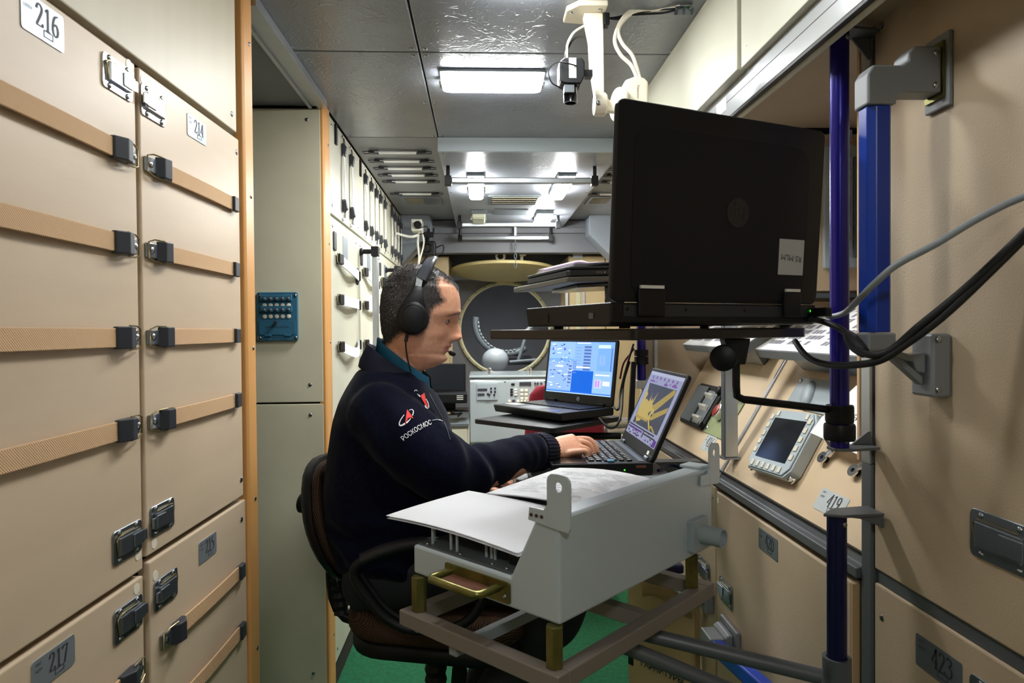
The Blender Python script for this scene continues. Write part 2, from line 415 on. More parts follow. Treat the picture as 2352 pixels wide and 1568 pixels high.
# aluminium rail over the alcove opening
b = B().prism([(-.535, 1.95), (-.535, 1.925), (-.525, 1.925), (-.525, 1.932), (-.505, 1.932), (-.505, 1.925), (-.478, 1.925), (-.478, 1.949), (-.482, 1.95)], 1.505, 2.186)
struct('trim_3', b, K['alu'])
# panelled far side of the alcove
al = struct('wall_back_alcove', B().box(-1.43, -.517, 2.212, 2.26, .02, ZC-.014), K['gap'])
for z0, z1 in ((.075, .993), (.999, 1.928)):
    p = struct('panel', B().box(-1.42, -.503, 2.196, 2.213, z0, z1), K['cream_dim'], al, bev=.002)
    sb = SB()
    for x in (-.545, -.95):
        for z in (z0+.055, z1-.035): screw(sb, x, z, 2.196, .006)
    part('screw', sb, K['screw'], p)
struct('baseboard_alcove', B().prism([(-.56, .005), (-.505, .005), (-.505, .07), (-.53, .07)], 2.14, 2.2), K['alu'])
# ---------------------------------------------------------------- far end: portal, gussets, bulkhead with the round hatch
YP = 4.5; YB_ = 5.2
b = B().box(-.88, 1.2, YP, YP+.1, 1.735, ZC)
struct('ceiling_recess', B().box(-.88, 1.2, YP+.101, YB_-.001, 1.86, 1.9), K['darkwall'])
struct('wall_portal', b, K['darkwall'], bev=.004)
b = B().box(-.3, .7, YP-.03, YP-.001, 1.86, 1.895); struct('trim_4', b, K['darkwall'], bev=.003)
for i, sgn in enumerate((-1, 1)):
    c = .19
    poly = [(c+sgn*.5, ZC), (c+sgn*.5, 1.83), (c+sgn*.69, 1.64), (c+sgn*.69, ZC)]
    struct('trim_%d' % (5+i), B().prism(poly, 4.3, YP-.002), K['gusset'], bev=.004)
YB = 5.2
HC = pY(1160, 755, YB-.02)
HCx, HCz = HC.x, HC.z
ring = circ(HCx, HCz, .335, 48)
b = B()
# bulkhead plate with a round hole
out = []
for i in range(48):
    a = 2*PI*i/48; c_, s_ = math.cos(a), math.sin(a); k = 1/max(abs(c_), abs(s_)); out.append((HCx+c_*k*1.05, max(.005, min(1.94, HCz+s_*k*1.3))))
for i in range(48):
    j = (i+1) % 48
    b.poly([(ring[i][0], YB, ring[i][1]), (ring[j][0], YB, ring[j][1]), (out[j][0], YB, out[j][1]), (out[i][0], YB, out[i][1])])
struct('wall_back', b, K['darkwall'])
b = B(); b.loft([[(x, YB+.01, z) for x, z in circ(HCx, HCz, .44, 40)], [(x, 6.9, z) for x, z in circ(HCx, HCz, .5, 40)]], False)
b.poly([(x, 6.9, z) for x, z in circ(HCx, HCz, .5, 40)])
struct('wall_tunnel', b, K['darkwall'])
# side cabinets flanking the hatch recess
# ================================================================ NEAR LEFT LOCKERS
def latch(parent, x, z, flip=1, w=.074, h=.047, m='steel', M=None):
    """butterfly catch: plate, lever, hook, four screws; centre (x, z) on the parent's front"""
    M = M or T(x, 0, z)
    p = part('latch_plate', B().prism(rrect(-w/2, w/2, -h/2, h/2, h*.14), -.0025, 0), K[m], parent, 'stamped steel catch plate', M, bev=.0006, seg=1)
    s = flip
    b = B().prism([(-w*.38, -.0026), (-w*.38, -.006), (-w*.33, -.0075), (w*.36, -.0075), (w*.38, -.006), (w*.38, -.0026)], -h*.26, h*.26, None, 'z')
    if s < 0: b.xf(Matrix.Diagonal((-1, 1, 1, 1)))
    part('lever', b, K[m], p, bev=.0008)
    b = B().box(w*.05, w*.42, -.0098, -.0076, -h*.2, h*.2)
    b.box(w*.42, w*.54, -.0092, -.005, -h*.17, h*.17)
    if s < 0: b.xf(Matrix.Diagonal((-1, 1, 1, 1)))
    part('hook', b, K[m], p, bev=.001)
    part('spring', B().tube([(-w*.36*s, -.0045, -h*.28), (-w*.4*s, -.0045, 0), (-w*.36*s, -.0045, h*.3), (w*.3*s, -.0045, h*.3)], .0012, 6, 3), K['wire'], p, smooth=60)
    sb = SB()
    for i in (-1, 1):
        for j in (-1, 1): screw(sb, i*w*.3, j*h*.4, -.0025, .0042)
    part('screw', sb, K['screw'], p, smooth=40)
def plate(parent, num, x0, z1, w=.074, h=.043, m='aluplate', small=True, M=None):
    M = (M or T(0)) @ T(x0+w/2, 0, z1-h/2)
    p = part('number_plate', B().prism(rrect(-w/2, w/2, -h/2, h/2, .004), -.0012, 0), K[m], parent, 'grey metal plate reading %s' % num, M)
    b = B(); numerals(b, num, w*.1, h*.1, h*.6, -.0016)
    if small:
        b.text('ИНТ', -w*.36, h*.33, h*.13, -.0016); b.text('МЛМ', -w*.36, h*.13, h*.13, -.0016)
    b.box(w*.0, w*.22, -.0016, -.0014, -h*.38, -h*.36).box(w*.0, w*.22, -.0016, -.0014, -h*.22, -h*.2)
    b.box(w*.0, w*.01, -.0016, -.0014, -h*.37, -h*.21).box(w*.21, w*.22, -.0016, -.0014, -h*.37, -h*.21)
    part('lettering', b, K['ink'], p)
    return p
def locker(num, x0, x1, z0, z1, label, m='laminate', depth=.3, M=None, th=.018):
    M = M or LM
    t = thing('locker', label, 'locker', M @ T(x0, 0, z0))
    w, h = x1-x0, z1-z0
    part('door', B().box(0, w, 0, th, 0, h), K[m], t, bev=.0025, seg=2)
    part('body', B().box(.006, w-.006, th+.002, depth, .004, h-.004), K['gap'], t)
    return t
def knob_screws(t, pts):
    sb = SB()
    for x, z in pts: screw(sb, x, z, 0, .0055)
    part('screw', sb, K['screw'], t, smooth=40)
def dots(t, pts):
    for x, z in pts: part('felt_dot', B().prism(circ(x, z, .008, 12), -.0006, 0), K['ivory'], t)
XN = -1.35
tp = locker('', XN, -.055, 1.626, ZC-.004, 'pale streaked laminate panel along the top of the left wall', 'laminate_streak')
knob_screws(tp, [(1.27, .03), (1.27, .3), (.83, .055), (.4, .055)])
l216 = locker('216', -.93, -.441, .872, 1.615, 'tall beige locker door with plate 216 and four tan straps')
plate(l216, '216', .249, .735, .075, .044); latch(l216, .44, .705, 1); latch(l216, .446, .054, 1, m='zinc'); dots(l216, [(.472, .735), (.475, .026)])
l214 = locker('214', -.43, -.045, .886, 1.615, 'tall beige locker door with plate 214 beside the wooden post')
plate(l214, '214', .153, .711, .074, .038); latch(l214, .038, .684, -1); latch(l214, .046, .048, -1, m='zinc'); dots(l214, [(.012, .713), (.022, .014)]); knob_screws(l214, [(.372, .70), (.372, .035)])
l217 = locker('217', -.93, -.441, .15, .863, 'lower beige locker door with plate 217 under locker 216')
plate(l217, '217', .247, .70, .077, .037); latch(l217, .445, .667-.0, 1, m='zinc'); dots(l217, [(.47, .70)])
l215 = locker('215', -.424, -.035, .15, .876, 'lower beige locker door with plate 215 beside the wooden post')
plate(l215, '215', .167, .703, .073, .039); latch(l215, .048, .668, -1, m='zinc'); dots(l215, [(.018, .70)]); knob_screws(l215, [(.365, .69)])
lb = locker('', -1.35, -.936, .15, 1.615, 'plain beige locker door at the near end of the left wall')
kb = struct('baseboard_left', B().box(-1.35, -.03, .01, .3, .002, .146), K['gap'], M=LM)
def clip(parent, x, s, small=False):
    """one strap end: rubber cap, wire loop and screwed tab; s = +1 when the tab lies on the +x side"""
    if small:
        part('end_cap', B().prism([(x-s*.026, -.003), (x-s*.026, -.014), (x, -.012), (x+s*.004, -.003)], -.014, .014, None, 'z'), K['capmat'], parent, bev=.0015)
        part('wire_loop', B().tube([(x-s*.004, -.008, -.013), (x+s*.012, -.006, -.009), (x+s*.012, -.006, .009), (x-s*.004, -.008, .013)], .0011, 6), K['wire'], parent, smooth=60)
        return
    part('end_cap', B().prism([(x-s*.03, -.004), (x-s*.03, -.011), (x-s*.012, -.021), (x+s*.004, -.018), (x+s*.012, -.006), (x+s*.004, -.003)], -.0155, .0155, None, 'z'), K['capmat'], parent, bev=.0015)
    part('wire_loop', B().tube([(x-s*.002, -.012, -.017), (x+s*.022, -.009, -.0165), (x+s*.036, -.007, -.012), (x+s*.036, -.007, .012), (x+s*.022, -.009, .0165), (x-s*.002, -.012, .017)], .0012, 6), K['wire'], parent, smooth=60)
    tb = part('tab', B().prism([(x+s*.012, -.008), (x+s*.026, -.008), (x+s*.036, -.004), (x+s*.036, -.0005), (x+s*.026, -.0005), (x+s*.012, -.004)], -.011, .011, None, 'z'), K['zinc'], parent, bev=.001)
    sb = SB(); screw(sb, x+s*.026, 0, -.007, .0055); part('screw', sb, K['screw'], tb, smooth=40)
def strap(x0, x1, z, label, ends=('clip', 'clip'), M=None, tilt=0.0, sag=.0):
    t = thing('strap', label, 'strap', (M or LM) @ T(x0, 0, z) @ RY(-tilt), 'tan webbing straps across the left lockers')
    L = x1-x0
    b = B(); n = 14
    b.ribbon([(L*i/n, -.0065-.002*math.sin(PI*i/n), 0) for i in range(n+1)], .0265, .0032, (0, -1, 0)); part('webbing', b, K['web'], t, bev=.0008, seg=1)
    sb = B()
    for xx in ((.008, .011) if ends[0] else ())+((L-.011, L-.008) if ends[1] else ()):
        for i in range(7): sb.box(xx-.0008, xx+.0008, -.0088, -.0079, -.012+.0037*i, -.0108+.0037*i)
    part('stitching', sb, K['lid'], t, kind='stuff')
    if ends[0] == 'clip': clip(t, -.004, -1)
    elif ends[0] == 'cap': clip(t, .0, -1, True)
    if ends[1] == 'clip': clip(t, L+.02, 1)
    elif ends[1] == 'cap': clip(t, L+.022, 1, True)
    return t
W4 = ['topmost', 'second from top', 'third from top', 'lowest']
for i, z in enumerate((1.475, 1.346, 1.215, 1.087)):
    strap(-.86, -.507, z, 'long tan strap running off the left edge of the photo, %s' % W4[i])
    strap(-.383, -.1, z, 'short tan strap ending at the wooden post, %s' % W4[i], ('clip', 'cap'))
strap(-.357, -.092, .742, 'upper tan webbing strap across locker 215', ('clip', 'cap'))
strap(-.357, -.092, .622, 'lower tan webbing strap across locker 215', ('clip', 'cap'))
strap(-.86, -.51, .735, 'tan webbing strap across locker 217 with black rubber end')
# ================================================================ ALCOVE SWITCH PANEL
SM = frame((0, 2.196, 0))
x0, z1 = on((589, 671), SM, -.012); x1, z0 = on((684, 782), SM, -.012)
sw = thing('switchboard', 'blue enamelled switch panel with ten toggles on the alcove wall', 'switch panel', SM @ T(x0, 0, z0))
w, h = x1-x0, z1-z0
part('housing', B().prism(rrect(0, w, 0, h, .006), -.012, 0), K['bluebox'], sw, bev=.002)
part('fuse_door', B().prism(rrect(w*.05, w*.95, h*.12, h*.42, .008), -.0145, -.012), K['bluebox'], sw, bev=.001)
for i, x in enumerate((w*.2, w*.68)): part('hinge', B().box(x, x+w*.16, -.017, -.012, h*.09, h*.13), K['bluebox'], sw, bev=.001)
part('knob', B().lathe((w*.48, -.0145, h*.37), (0, -1, 0), [(.004, 0), (.004, .004), (.007, .006), (.006, .011)], 14), K['steel'], sw, smooth=40)
tg0 = None
for r, z in enumerate((h*.79, h*.56)):
    part('toggle_guard', B().box(w*.1, w*.88, -.020, -.012, z+.004, z+.024), K['bluebox'], sw, bev=.002)
    for i in range(5):
        x = w*(.2+.148*i)
        b = B().lathe((x, -.02, z+.012), (0, -1, 0), [(.006, 0), (.006, .002), (.003, .003), (.002, .012)], 10)
        part('toggle', b, K['zinc'], sw, smooth=40)
        b = B().lathe((x, -.012, z-.009), (0, -1, 0), [(.0065, 0), (.0065, .003), (.004, .004)], 12)
        part('indicator', b, K['ivory'], sw, smooth=40)
b = B().text('ЩИТ ОСВЕЩ.', w*.5, h*.945, h*.055, -.0125).text('ПРЕДОХРАНИТЕЛИ', w*.5, h*.28, h*.05, -.015).text('ЩО-ЛО', w*.5, h*.055, h*.06, -.0125).box(w*.2, w*.8, -.0125, -.012, h*.905, h*.909)
part('lettering', b, K['ink'], sw)
sb = SB()
for xx in (.06, .94):
    for zz in (.06, .93): screw(sb, w*xx, h*zz, -.012, .006)
part('screw', sb, K['screw'], sw, smooth=40)
# ================================================================ FAR LEFT LOCKERS (upper row, lower row)
def far_clip(b, M, w=.024):
    b.prism([(-.022, -.004), (-.022, -.016), (.012, -.02), (.02, -.006)], -w*.5, w*.5, M, 'z')
UP_ROW = [(2.292, 2.771), (2.776, 3.775), (3.78, 4.47)]
nm = ['nearest', 'middle', 'farthest']
for i, (a, c) in enumerate(UP_ROW):
    t = thing('locker', '%s cream wall locker of the upper row beyond the wooden post' % nm[i], 'locker', FM @ T(a, 0, 1.62), 'upper row lockers')
    part('door', B().box(0, c-a, 0, .018, 0, ZC-1.624), K['cream'], t, bev=.003)
    part('body', B().box(.004, c-a-.004, .02, .35, .004, ZC-1.632), K['gap'], t)
    knob_screws(t, [(.05, .3), (.05, .03), (c-a-.04, .29), (c-a-.04, .03)])
    part('hinge', B().box(.1, .12, -.008, 0, .25, .32), K['blk'], t, bev=.002)
VS = [2.515, 2.665] + [2.985, 3.14, 3.29, 3.43, 3.585] + [3.86, 4.0, 4.15, 4.29, 4.4]
vproto = None
for i, y in enumerate(VS):
    lab = 'white vertical strap on the far left upper lockers, number %d beyond the wooden post' % (i+1) if 0 else '%s white vertical strap with black clips along the upper left lockers' % ['first', 'second', 'third', 'fourth', 'fifth', 'sixth', 'seventh', 'eighth', 'ninth', 'tenth', 'eleventh', 'twelfth'][i]
    M = FM @ T(y, 0, 1.78)
    if vproto is None:
        t = vproto = thing('strap', lab, 'strap', M, 'white vertical straps on the upper left lockers')
        part('webbing', B().ribbon([(0, -.008-.003*math.sin(PI*k/8), -.085+.17*k/8) for k in range(9)], .022, .003, (0, -1, 0)), K['webwhite'], t)
        for s in (1, -1):
            part('clip', B().prism([(.078*s, -.003), (.078*s, -.014), (.112*s, -.02), (.126*s, -.006), (.12*s, -.002)], -.011, .011, T(0) @ Matrix(((0, 0, 1, 0), (0, 1, 0, 0), (1, 0, 0, 0), (0, 0, 0, 1))), 'z'), K['capmat'], t, bev=.0015)
            part('wire_loop', B().tube([(-.012, -.01, .12*s), (-.008, -.008, .143*s), (.008, -.008, .143*s), (.012, -.01, .12*s)], .0014, 6), K['blk'], t, smooth=60)
            sb = SB(); screw(sb, 0, .15*s, -.003, .006); part('screw', sb, K['screw'], t, smooth=40)
    else: copytree(vproto, M, lab)
LOW = [(2.292, 2.815), (2.82, 3.34), (3.345, 3.87), (3.875, 4.47)]
nm4 = ['nearest', 'second', 'third', 'farthest']
for i, (a, c) in enumerate(LOW):
    t = thing('locker', '%s tall cream locker of the lower row beyond the wooden post' % nm4[i], 'locker', FM @ T(a, 0, .1), 'lower row lockers')
    part('door', B().box(0, c-a, 0, .018, 0, 1.512), K['cream'], t, bev=.003)
    part('body', B().box(.004, c-a-.004, .02, .35, .004, 1.508), K['gap'], t)
    knob_screws(t, [(.05, 1.48), (.05, .04), (c-a-.04, 1.48), (c-a-.04, .04)])
    part('number_plate', B().box(.22, .31, -.0015, 0, 1.38, 1.47), K['aluplate'], t)
    part('catch', B().prism(rrect(.055, .095, 1.4, 1.465, .008), -.006, 0), K['capmat'], t, bev=.003)
    part('catch', B().prism([(c-a-.03, 1.31), (c-a-.055, 1.325), (c-a-.055, 1.365), (c-a-.03, 1.38), (c-a-.004, 1.365), (c-a-.004, 1.325)], -.008, 0), K['capmat'], t, bev=.003)
    part('catch', B().prism(rrect(.05, .11, .21, .3, .01), -.008, 0), K['capmat'], t, bev=.003)
struct('baseboard_far', B().box(2.3, 4.47, .01, .35, .002, .096), K['gap'], M=FM)
HN = ['top', 'middle', 'low', 'bottom']
for i, (a, c) in enumerate(LOW[:3]):
    for j, (z, sg) in enumerate(((1.475, .032), (1.334, .008), (1.17, -.028), (.62, .01))):
        x0, x1 = a+.125, c-.045
        t = thing('carry_strap', '%s slack white strap handle on the %s lower left locker' % (HN[j], nm4[i]), 'strap handle', FM @ T(x0, 0, z), 'white strap handles on the lower left lockers')
        L = x1-x0
        pts = [(L*k/10, -.01-.022*math.sin(PI*k/10), -(.03, .006, .0, .01)[j]*k/10-(.018, .004, .026, .006)[j]*math.sin(PI*k/10)) for k in range(11)]
        part('webbing', B().ribbon(pts, .036, .004, (0, -1, 0)), K['webwhite'], t)
        part('clip', B().prism([(-.03, -.004), (-.034, -.016), (.0, -.024), (.016, -.01)], -.019, .019, None, 'z'), K['blk'], t, bev=.003)
        part('clip', B().prism([(L+.018, -.004), (L+.018, -.016), (L, -.02), (L-.008, -.008)], -.019, .019, T(0, 0, pts[-1][2]), 'z'), K['blk'], t, bev=.003)
        part('wire_loop', B().tube([(-.03, -.012, -.017), (-.055, -.012, -.012), (-.055, -.012, .012), (-.03, -.012, .017)], .0015, 6), K['wire'], t, smooth=60)
# two upright grab rails on black stand-offs
for i, (py_, yy, zz) in enumerate(((0, 2.87, 1.555), (1, 3.62, 1.545))):
    t = thing('grab_rail', ['nearer', 'farther'][i]+' upright grey grab rail on a black stand-off along the left lockers', 'grab rail', FM @ T(yy, 0, 0), 'upright grab rails')
    for z_ in (zz, .75):
        part('bracket', B().lathe((0, -.002, z_), (0, -1, 0), [(.015, 0), (.015, .008), (.01, .01), (.01, .05)], 16).box(-.02, .02, -.078, -.048, z_-.02, z_+.02), K['blk'], t, bev=.002)
    part('bar', B().box(-.013, .013, -.075, -.05, .77, zz-.02), K['alu'], t, bev=.005)
# ================================================================ CEILING LAMPS
def lamp(label, x0, x1, y0, y1, z, on_=True, th=.018, M=None, m='lampon'):
    t = thing('ceiling_lamp', label, 'ceiling lamp', T(x0, y0, z) if M is None else M, 'flat ceiling lamps')
    w, d = x1-x0, y1-y0
    part('housing', B().box(-.004, w+.004, -.004, d+.004, -th*.45, -.0003), K['greydark'], t, bev=.002)
    b = B(); r = min(w, d)*.12
    o = rrect(0, w, 0, d, r); i_ = rrect(.008, w-.008, .008, d-.008, r)
    b.loft([[(x, y, -th*.46) for x, y in o], [(x, y, -th*.8) for x, y in o], [(x, y, -th) for x, y in i_]])
    part('diffuser', b, K[m] if on_ else K['lampoff'], t)
    for x in (-.008, w+.002): part('spring_clip', B().box(x, x+.006, d*.4, d*.6, -th*.7, -.001), K['steel'], t)
    return t
lamp('flat white ceiling lamp in the middle of the ceiling tiles', -.106, .183, 1.912, 2.055, ZC, th=.02)
lamp('flat white ceiling lamp cut by the top edge of the picture', .005, .18, 1.37, 1.468, ZC, th=.02)
lamp('flat white ceiling lamp above the near lockers', .03, .2, .91, .97, ZC, th=.02)
lamp('flat white ceiling lamp behind the viewpoint', -.08, .2, -.76, -.62, ZC, th=.02)
lamp('lit narrow lamp at the left of the dropped ceiling panel', -.05, .016, 2.94, 3.37, 1.9, th=.035, m='lampfar')
lamp('lit narrow lamp at the right of the dropped ceiling panel', .342, .41, 2.94, 3.37, 1.9, th=.035, m='lampfar')
lamp('unlit narrow lamp far down the dropped ceiling panel', -.045, .03, 3.84, 4.15, 1.9, False, th=.05)
lamp('lit narrow lamp far down the dropped ceiling panel beside the grab rail', .325, .41, 3.84, 4.15, 1.9, th=.05, m='lampfar')
# ---------------------------------------------------------------- grab rails under the soffit
for nme, X0, X1, Y, Z, s in (('nearest', -.129, .475, 2.82, 1.838, 1), ('middle', -.12, .46, 4.02, 1.843, 1), ('farthest', -.13, .46, 4.44, 1.823, 1)):
    t = thing('grab_rail', '%s grey grab rail hung under the dropped ceiling panel' % nme, 'grab rail', T(0, Y, 0), 'ceiling grab rails')
    part('bar', B().box(X0+.012, X1-.012, -.011, .011, Z-.011, Z+.013), K['alu'], t, bev=.004)
    for x in (X0, X1):
        part('bracket', B().cyl((x, 0, 1.899), (x, 0, Z), .009, n=12).box(x-.014, x+.014, -.014, .014, Z-.02, Z+.02), K['blk'], t, bev=.001)
# ---------------------------------------------------------------- vent grille, recess, plates on the soffit
t = thing('vent_grille', 'louvred vent grille in the dropped ceiling panel', 'vent', T(.04, 3.42, 1.9))
part('frame', B().box(0, .27, 0, .012, -.008, -.0003).box(0, .27, .218, .23, -.008, -.0003).box(0, .02, .012, .218, -.008, -.0003).box(.25, .27, .012, .218, -.008, -.0003), K['greydark'], t, bev=.002)
part('backing', B().box(.02, .25, .012, .218, -.003, -.0003), K['blk'], t)
for i in range(4): part('slat', B().box(.022, .248, 0, .02, -.0015, .0015, T(0, .025+.05*i, -.008) @ RX(12)), K['vent'], t)
solo('service_hatch', B().box(.08, .27, 3.81, 3.98, 1.894, 1.8997), K['greydark'], 'dark access panel in the dropped ceiling past the grille', 'panel', bev=.002)
# ---------------------------------------------------------------- straps across the ceiling, both sides
cs = None
o6 = ['first', 'second', 'third', 'fourth', 'fifth', 'sixth']
for side, x in (('left', -.475), ('right', .565)):
    for i, y in enumerate((2.78, 2.92, 3.05, 3.18, 3.32, 3.61)):
        lab = '%s white strap with black clips across the %s ceiling panel' % (o6[i], side)
        M = T(x, y, ZC)
        if cs is None:
            t = cs = thing('strap', lab, 'strap', M, 'white straps across the ceiling')
            part('webbing', B().ribbon([(.055+.17*k/6, 0, -.009) for k in range(7)], .03, .003, (0, 0, -1)), K['webwhite'], t)
            for s, e in ((1, 0), (-1, .29)):
                part('clip', B().prism([(e+s*.03, -.003), (e+s*.03, -.012), (e+s*.07, -.014), (e+s*.07, -.004)], -.014, .014), K['capmat'], t, bev=.002)
                part('wire_loop', B().tube([(e+s*.045, -.02, -.008), (e+s*.008, -.014, -.008), (e+s*.008, .014, -.008), (e+s*.045, .02, -.008)], .0018, 6), K['blk'], t, smooth=60)
        else: copytree(cs, M, lab)
for x in (-.43, .6):
    sgn = 'left' if x < 0 else 'right'
    t = thing('notice', 'dim printed notice fixed to the %s ceiling beyond the straps' % sgn, 'notice', T(x, 3.7, ZC))
    part('backing', B().box(0, .22, 0, .22, -.006, -.0003), K['zinc'], t, bev=.002)
    part('photo', B().box(.02, .12, .03, .19, -.0075, -.0062), K['dimphoto'], t)
# ================================================================ FAR END
def flat(px0, py0, px1, py1, Y): a = pY(px0, py0, Y); b_ = pY(px1, py1, Y); return a.x, b_.x, b_.z, a.z
# side cabinets beside the hatch recess
for i, (a, c) in enumerate(((-.868, -.215), (.60, 1.1))):
    t = thing('cabinet', 'tan end cabinet %s the round hatch with a white label' % ('left of' if i == 0 else 'right of'), 'cabinet', T(a, 4.62, .0))
    part('body', B().box(0, c-a, .02, .5, .002, 1.73), K['tan'], t, bev=.003)
    n = 2 if i else 1
    for k in range(n):
        w = (c-a)/n
        part('door', B().box(k*w+.004, (k+1)*w-.004, 0, .019, .6, 1.72), K['tan'], t, bev=.003)
        part('door', B().box(k*w+.004, (k+1)*w-.004, 0, .019, .1, .59), K['cream_dim'], t, bev=.003)
    x0_, x1_, z0_, z1_ = flat(983, 583, 1006, 595, 4.62) if i == 0 else flat(1316, 580, 1338, 593, 4.62)
    part('label_card', B().box(x0_-a, x1_-a, -.002, -.0002, z0_, z1_), K['aluplate'], t)
    if i:
        for px in (1299, 1338):
            xx = pY(px, 700, 4.6).x-a; part('seam_strip', B().box(xx, xx+.018, -.012, -.0002, .62, 1.6), K['alu'], t)
        part('grain_strip', B().box(.045, .075, -.006, -.0002, .62, 1.6), K['hatch'], t)
# hatch ring
t = hatch = thing('hatch', 'round bolted hatch with its dished lid swung up on the far bulkhead', 'hatch')
N_ = 56
def ringpts(r, y): return [(HCx+r*math.cos(2*PI*i/N_), y, HCz+r*math.sin(2*PI*i/N_)) for i in range(N_)]
b = B(); b.loft([ringpts(.333, YB-.004), ringpts(.333, YB-.035), ringpts(.343, YB-.04), ringpts(.358, YB-.035), ringpts(.36, YB-.004)], False)
part('rim', b, K['hatch'], t, smooth=30)
bm_ = B().cyl((0, 0, 0), (0, -.006, 0), .006, n=8).mesh('bolt', K['greydark'])
for i in range(28): a = 2*PI*i/28; part('bolt', bm_, None, t, M=T(HCx+.35*math.cos(a), YB-.037, HCz+.35*math.sin(a)))
b = B(); b.box(HCx-.06, HCx+.06, YB-.06, YB-.01, HCz+.34, HCz+.42)
part('hinge_neck', b, K['lid'], t, bev=.01)
# lid swung up above the opening
lf = pY(1158, 608, 4.47); lbk = pY(1158, 645, 5.12)
cz = (lf+lbk)/2; ax = (lf-lbk); Lr = .375
e1 = Vector((1, 0, 0)); e2 = ax.normalized(); nn = e1.cross(e2).normalized()
if nn.z > 0: nn = -nn
b = B(); rings = []
for r, h in ((.001, .03), (.15, .028), (.27, .018), (.345, .002), (.372, -.004), (.375, -.02), (.36, -.028), (.2, -.03), (.001, -.03)):
    rings.append([cz+e1*(r*math.cos(2*PI*i/40))+e2*(r*math.sin(2*PI*i/40))+nn*h for i in range(40)])
b.loft(rings)
t = part('lid', b, K['lid'], hatch, 'round dished lid', smooth=50)
b = B(); c0 = pY(1168, 598, 4.67)
b.tube([c0+Vector((-.055+.028*math.cos(a), 0, .028+.028*math.sin(a))) for a in [2*PI*i/16 for i in range(16)]], .009, 8, closed=True)
part('lifting_eye', b, K['ivory'], t, smooth=60)
b = B().cyl(c0+Vector((.09, 0, -.02)), c0+Vector((.09, 0, .04)), .012).box(c0.x+.075, c0.x+.12, c0.y-.012, c0.y+.012, c0.z+.03, c0.z+.06)
part('lug', b, K['ivory'], t, bev=.003)
# hoist hook that carries the lid
t = thing('hoist', 'thin hoist chain hanging from the lintel above the hatch lid', 'hoist')
hx = pY(1183, 540, 4.47)
b = B()
for i in range(7):
    zc_ = hx.z-.02-.03*i; rot = i % 2
    b.tube([(hx.x+(0 if rot else .008*math.cos(a)), hx.y-.03+(.008*math.cos(a) if rot else 0), zc_+.018*math.sin(a)) for a in [2*PI*k/10 for k in range(10)]], .003, 6, closed=True)
part('chain', b, K['greydark'], t, smooth=60)
part('hanger', B().box(hx.x-.008, hx.x+.008, hx.y-.04, hx.y-.02, hx.z-.01, hx.z+.07), K['alu'], t, bev=.002)
# things in the tunnel behind the hatch
solo('curved_duct', B().tube([(HCx+.04+.27*math.cos(a), 5.85, HCz+.06+.27*math.sin(a)) for a in [math.radians(170+8*i) for i in range(18)]], .03, 8), K['greydark'], 'curved dark duct inside the round hatch', 'duct', smooth=60)
b = B()
for i in range(14):
    a = math.radians(178+8*i); b.cyl((HCx+.04+.243*math.cos(a), 5.815, HCz+.06+.243*math.sin(a)), (HCx+.04+.243*math.cos(a+.08), 5.815, HCz+.06+.243*math.sin(a+.08)), .006, n=6)
solo('marking_dashes', b, K['fascia'], 'row of white dashes along the duct inside the hatch', 'marking', kind='stuff')
b = B(); b.sph((HCx-.07, 5.5, HCz-.25), .096, (1.12, .9, 1.0), 20, 14)
solo('white_dome', b, K['greypl'], 'pale rounded dome standing inside the hatch opening', 'dome', smooth=60)
b = B().cyl((HCx+.05, 5.6, HCz-.27), (HCx+.33, 5.6, HCz-.25), .012).cyl((HCx+.12, 5.62, HCz-.27), (HCx+.2, 5.62, HCz-.02), .014).cyl((HCx+.17, 5.62, HCz-.04), (HCx+.24, 5.62, HCz+.02), .02)
solo('folded_arm', b, K['greydark'], 'angled dark bracket inside the right of the hatch', 'bracket', smooth=40)
solo('tunnel_box', B().box(HCx+.04, HCx+.24, 5.7, 5.9, HCz-.3, HCz-.23), K['blk'], 'black box at the bottom right inside the hatch', 'box', bev=.005)
lamp('small unseen lamp added to brighten the tunnel beyond the hatch', HCx-.15, HCx+.15, 5.23, 5.33, HCz+.395, th=.02, m='lampfar')  # added fill lamp, hidden above the hatch opening to lift the dark tunnel
# ---------------------------------------------------------------- wall cameras at the far left corner
t = thing('security_camera', 'white security camera with black lens in the far left corner', 'camera', T(*pY(957, 516, 4.0)))
part('body', B().box(-.032, .032, 0, .1, -.034, .034), K['white'], t, bev=.006)
part('lens', B().lathe((.008, 0, -.004), (0, -1, 0), [(.022, 0), (.022, .03), (.018, .034), (.016, .028)], 16), K['blk'], t, smooth=40)
part('wall_arm', B().tube([(.005, .06, -.05), (-.03, .05, -.062), (-.07, .05, -.058), (-.128, .02, -.045)], .008, 8, 4), K['white'], t, smooth=60)
part('cable', B().tube([(.01, .06, -.034), (.0, .06, -.09), (.006, .06, -.2), (-.02, .07, -.3)], .006, 6, 5), K['white'], t, smooth=60)
part('cable', B().tube([(.025, .06, -.034), (.035, .06, -.1), (.01, .06, -.2), (-.015, .07, -.3)], .005, 6, 5), K['ivory'], t, smooth=60)
part('cable', B().tube([(.02, .0, -.02), (.06, 0, -.01), (.055, .01, -.045), (.01, .03, -.05)], .003, 6, 5), K['blk'], t, smooth=60)
t = thing('security_camera', 'black security camera hanging below the grey gusset at far left', 'camera', T(*pY(983, 568, 4.25)))
part('body', B().box(-.045, .045, 0, .1, -.05, .04), K['blk'], t, bev=.008)
part('lens', B().lathe((.0, 0, -.005), (0, -1, 0), [(.028, 0), (.028, .035), (.022, .038), (.02, .03)], 16), K['blkgloss'], t, smooth=40)
part('arm', B().cyl((-.005, .04, .04), (.0, .06, .12), .013).box(-.03, .03, .03, .08, .07, .1), K['blk'], t)
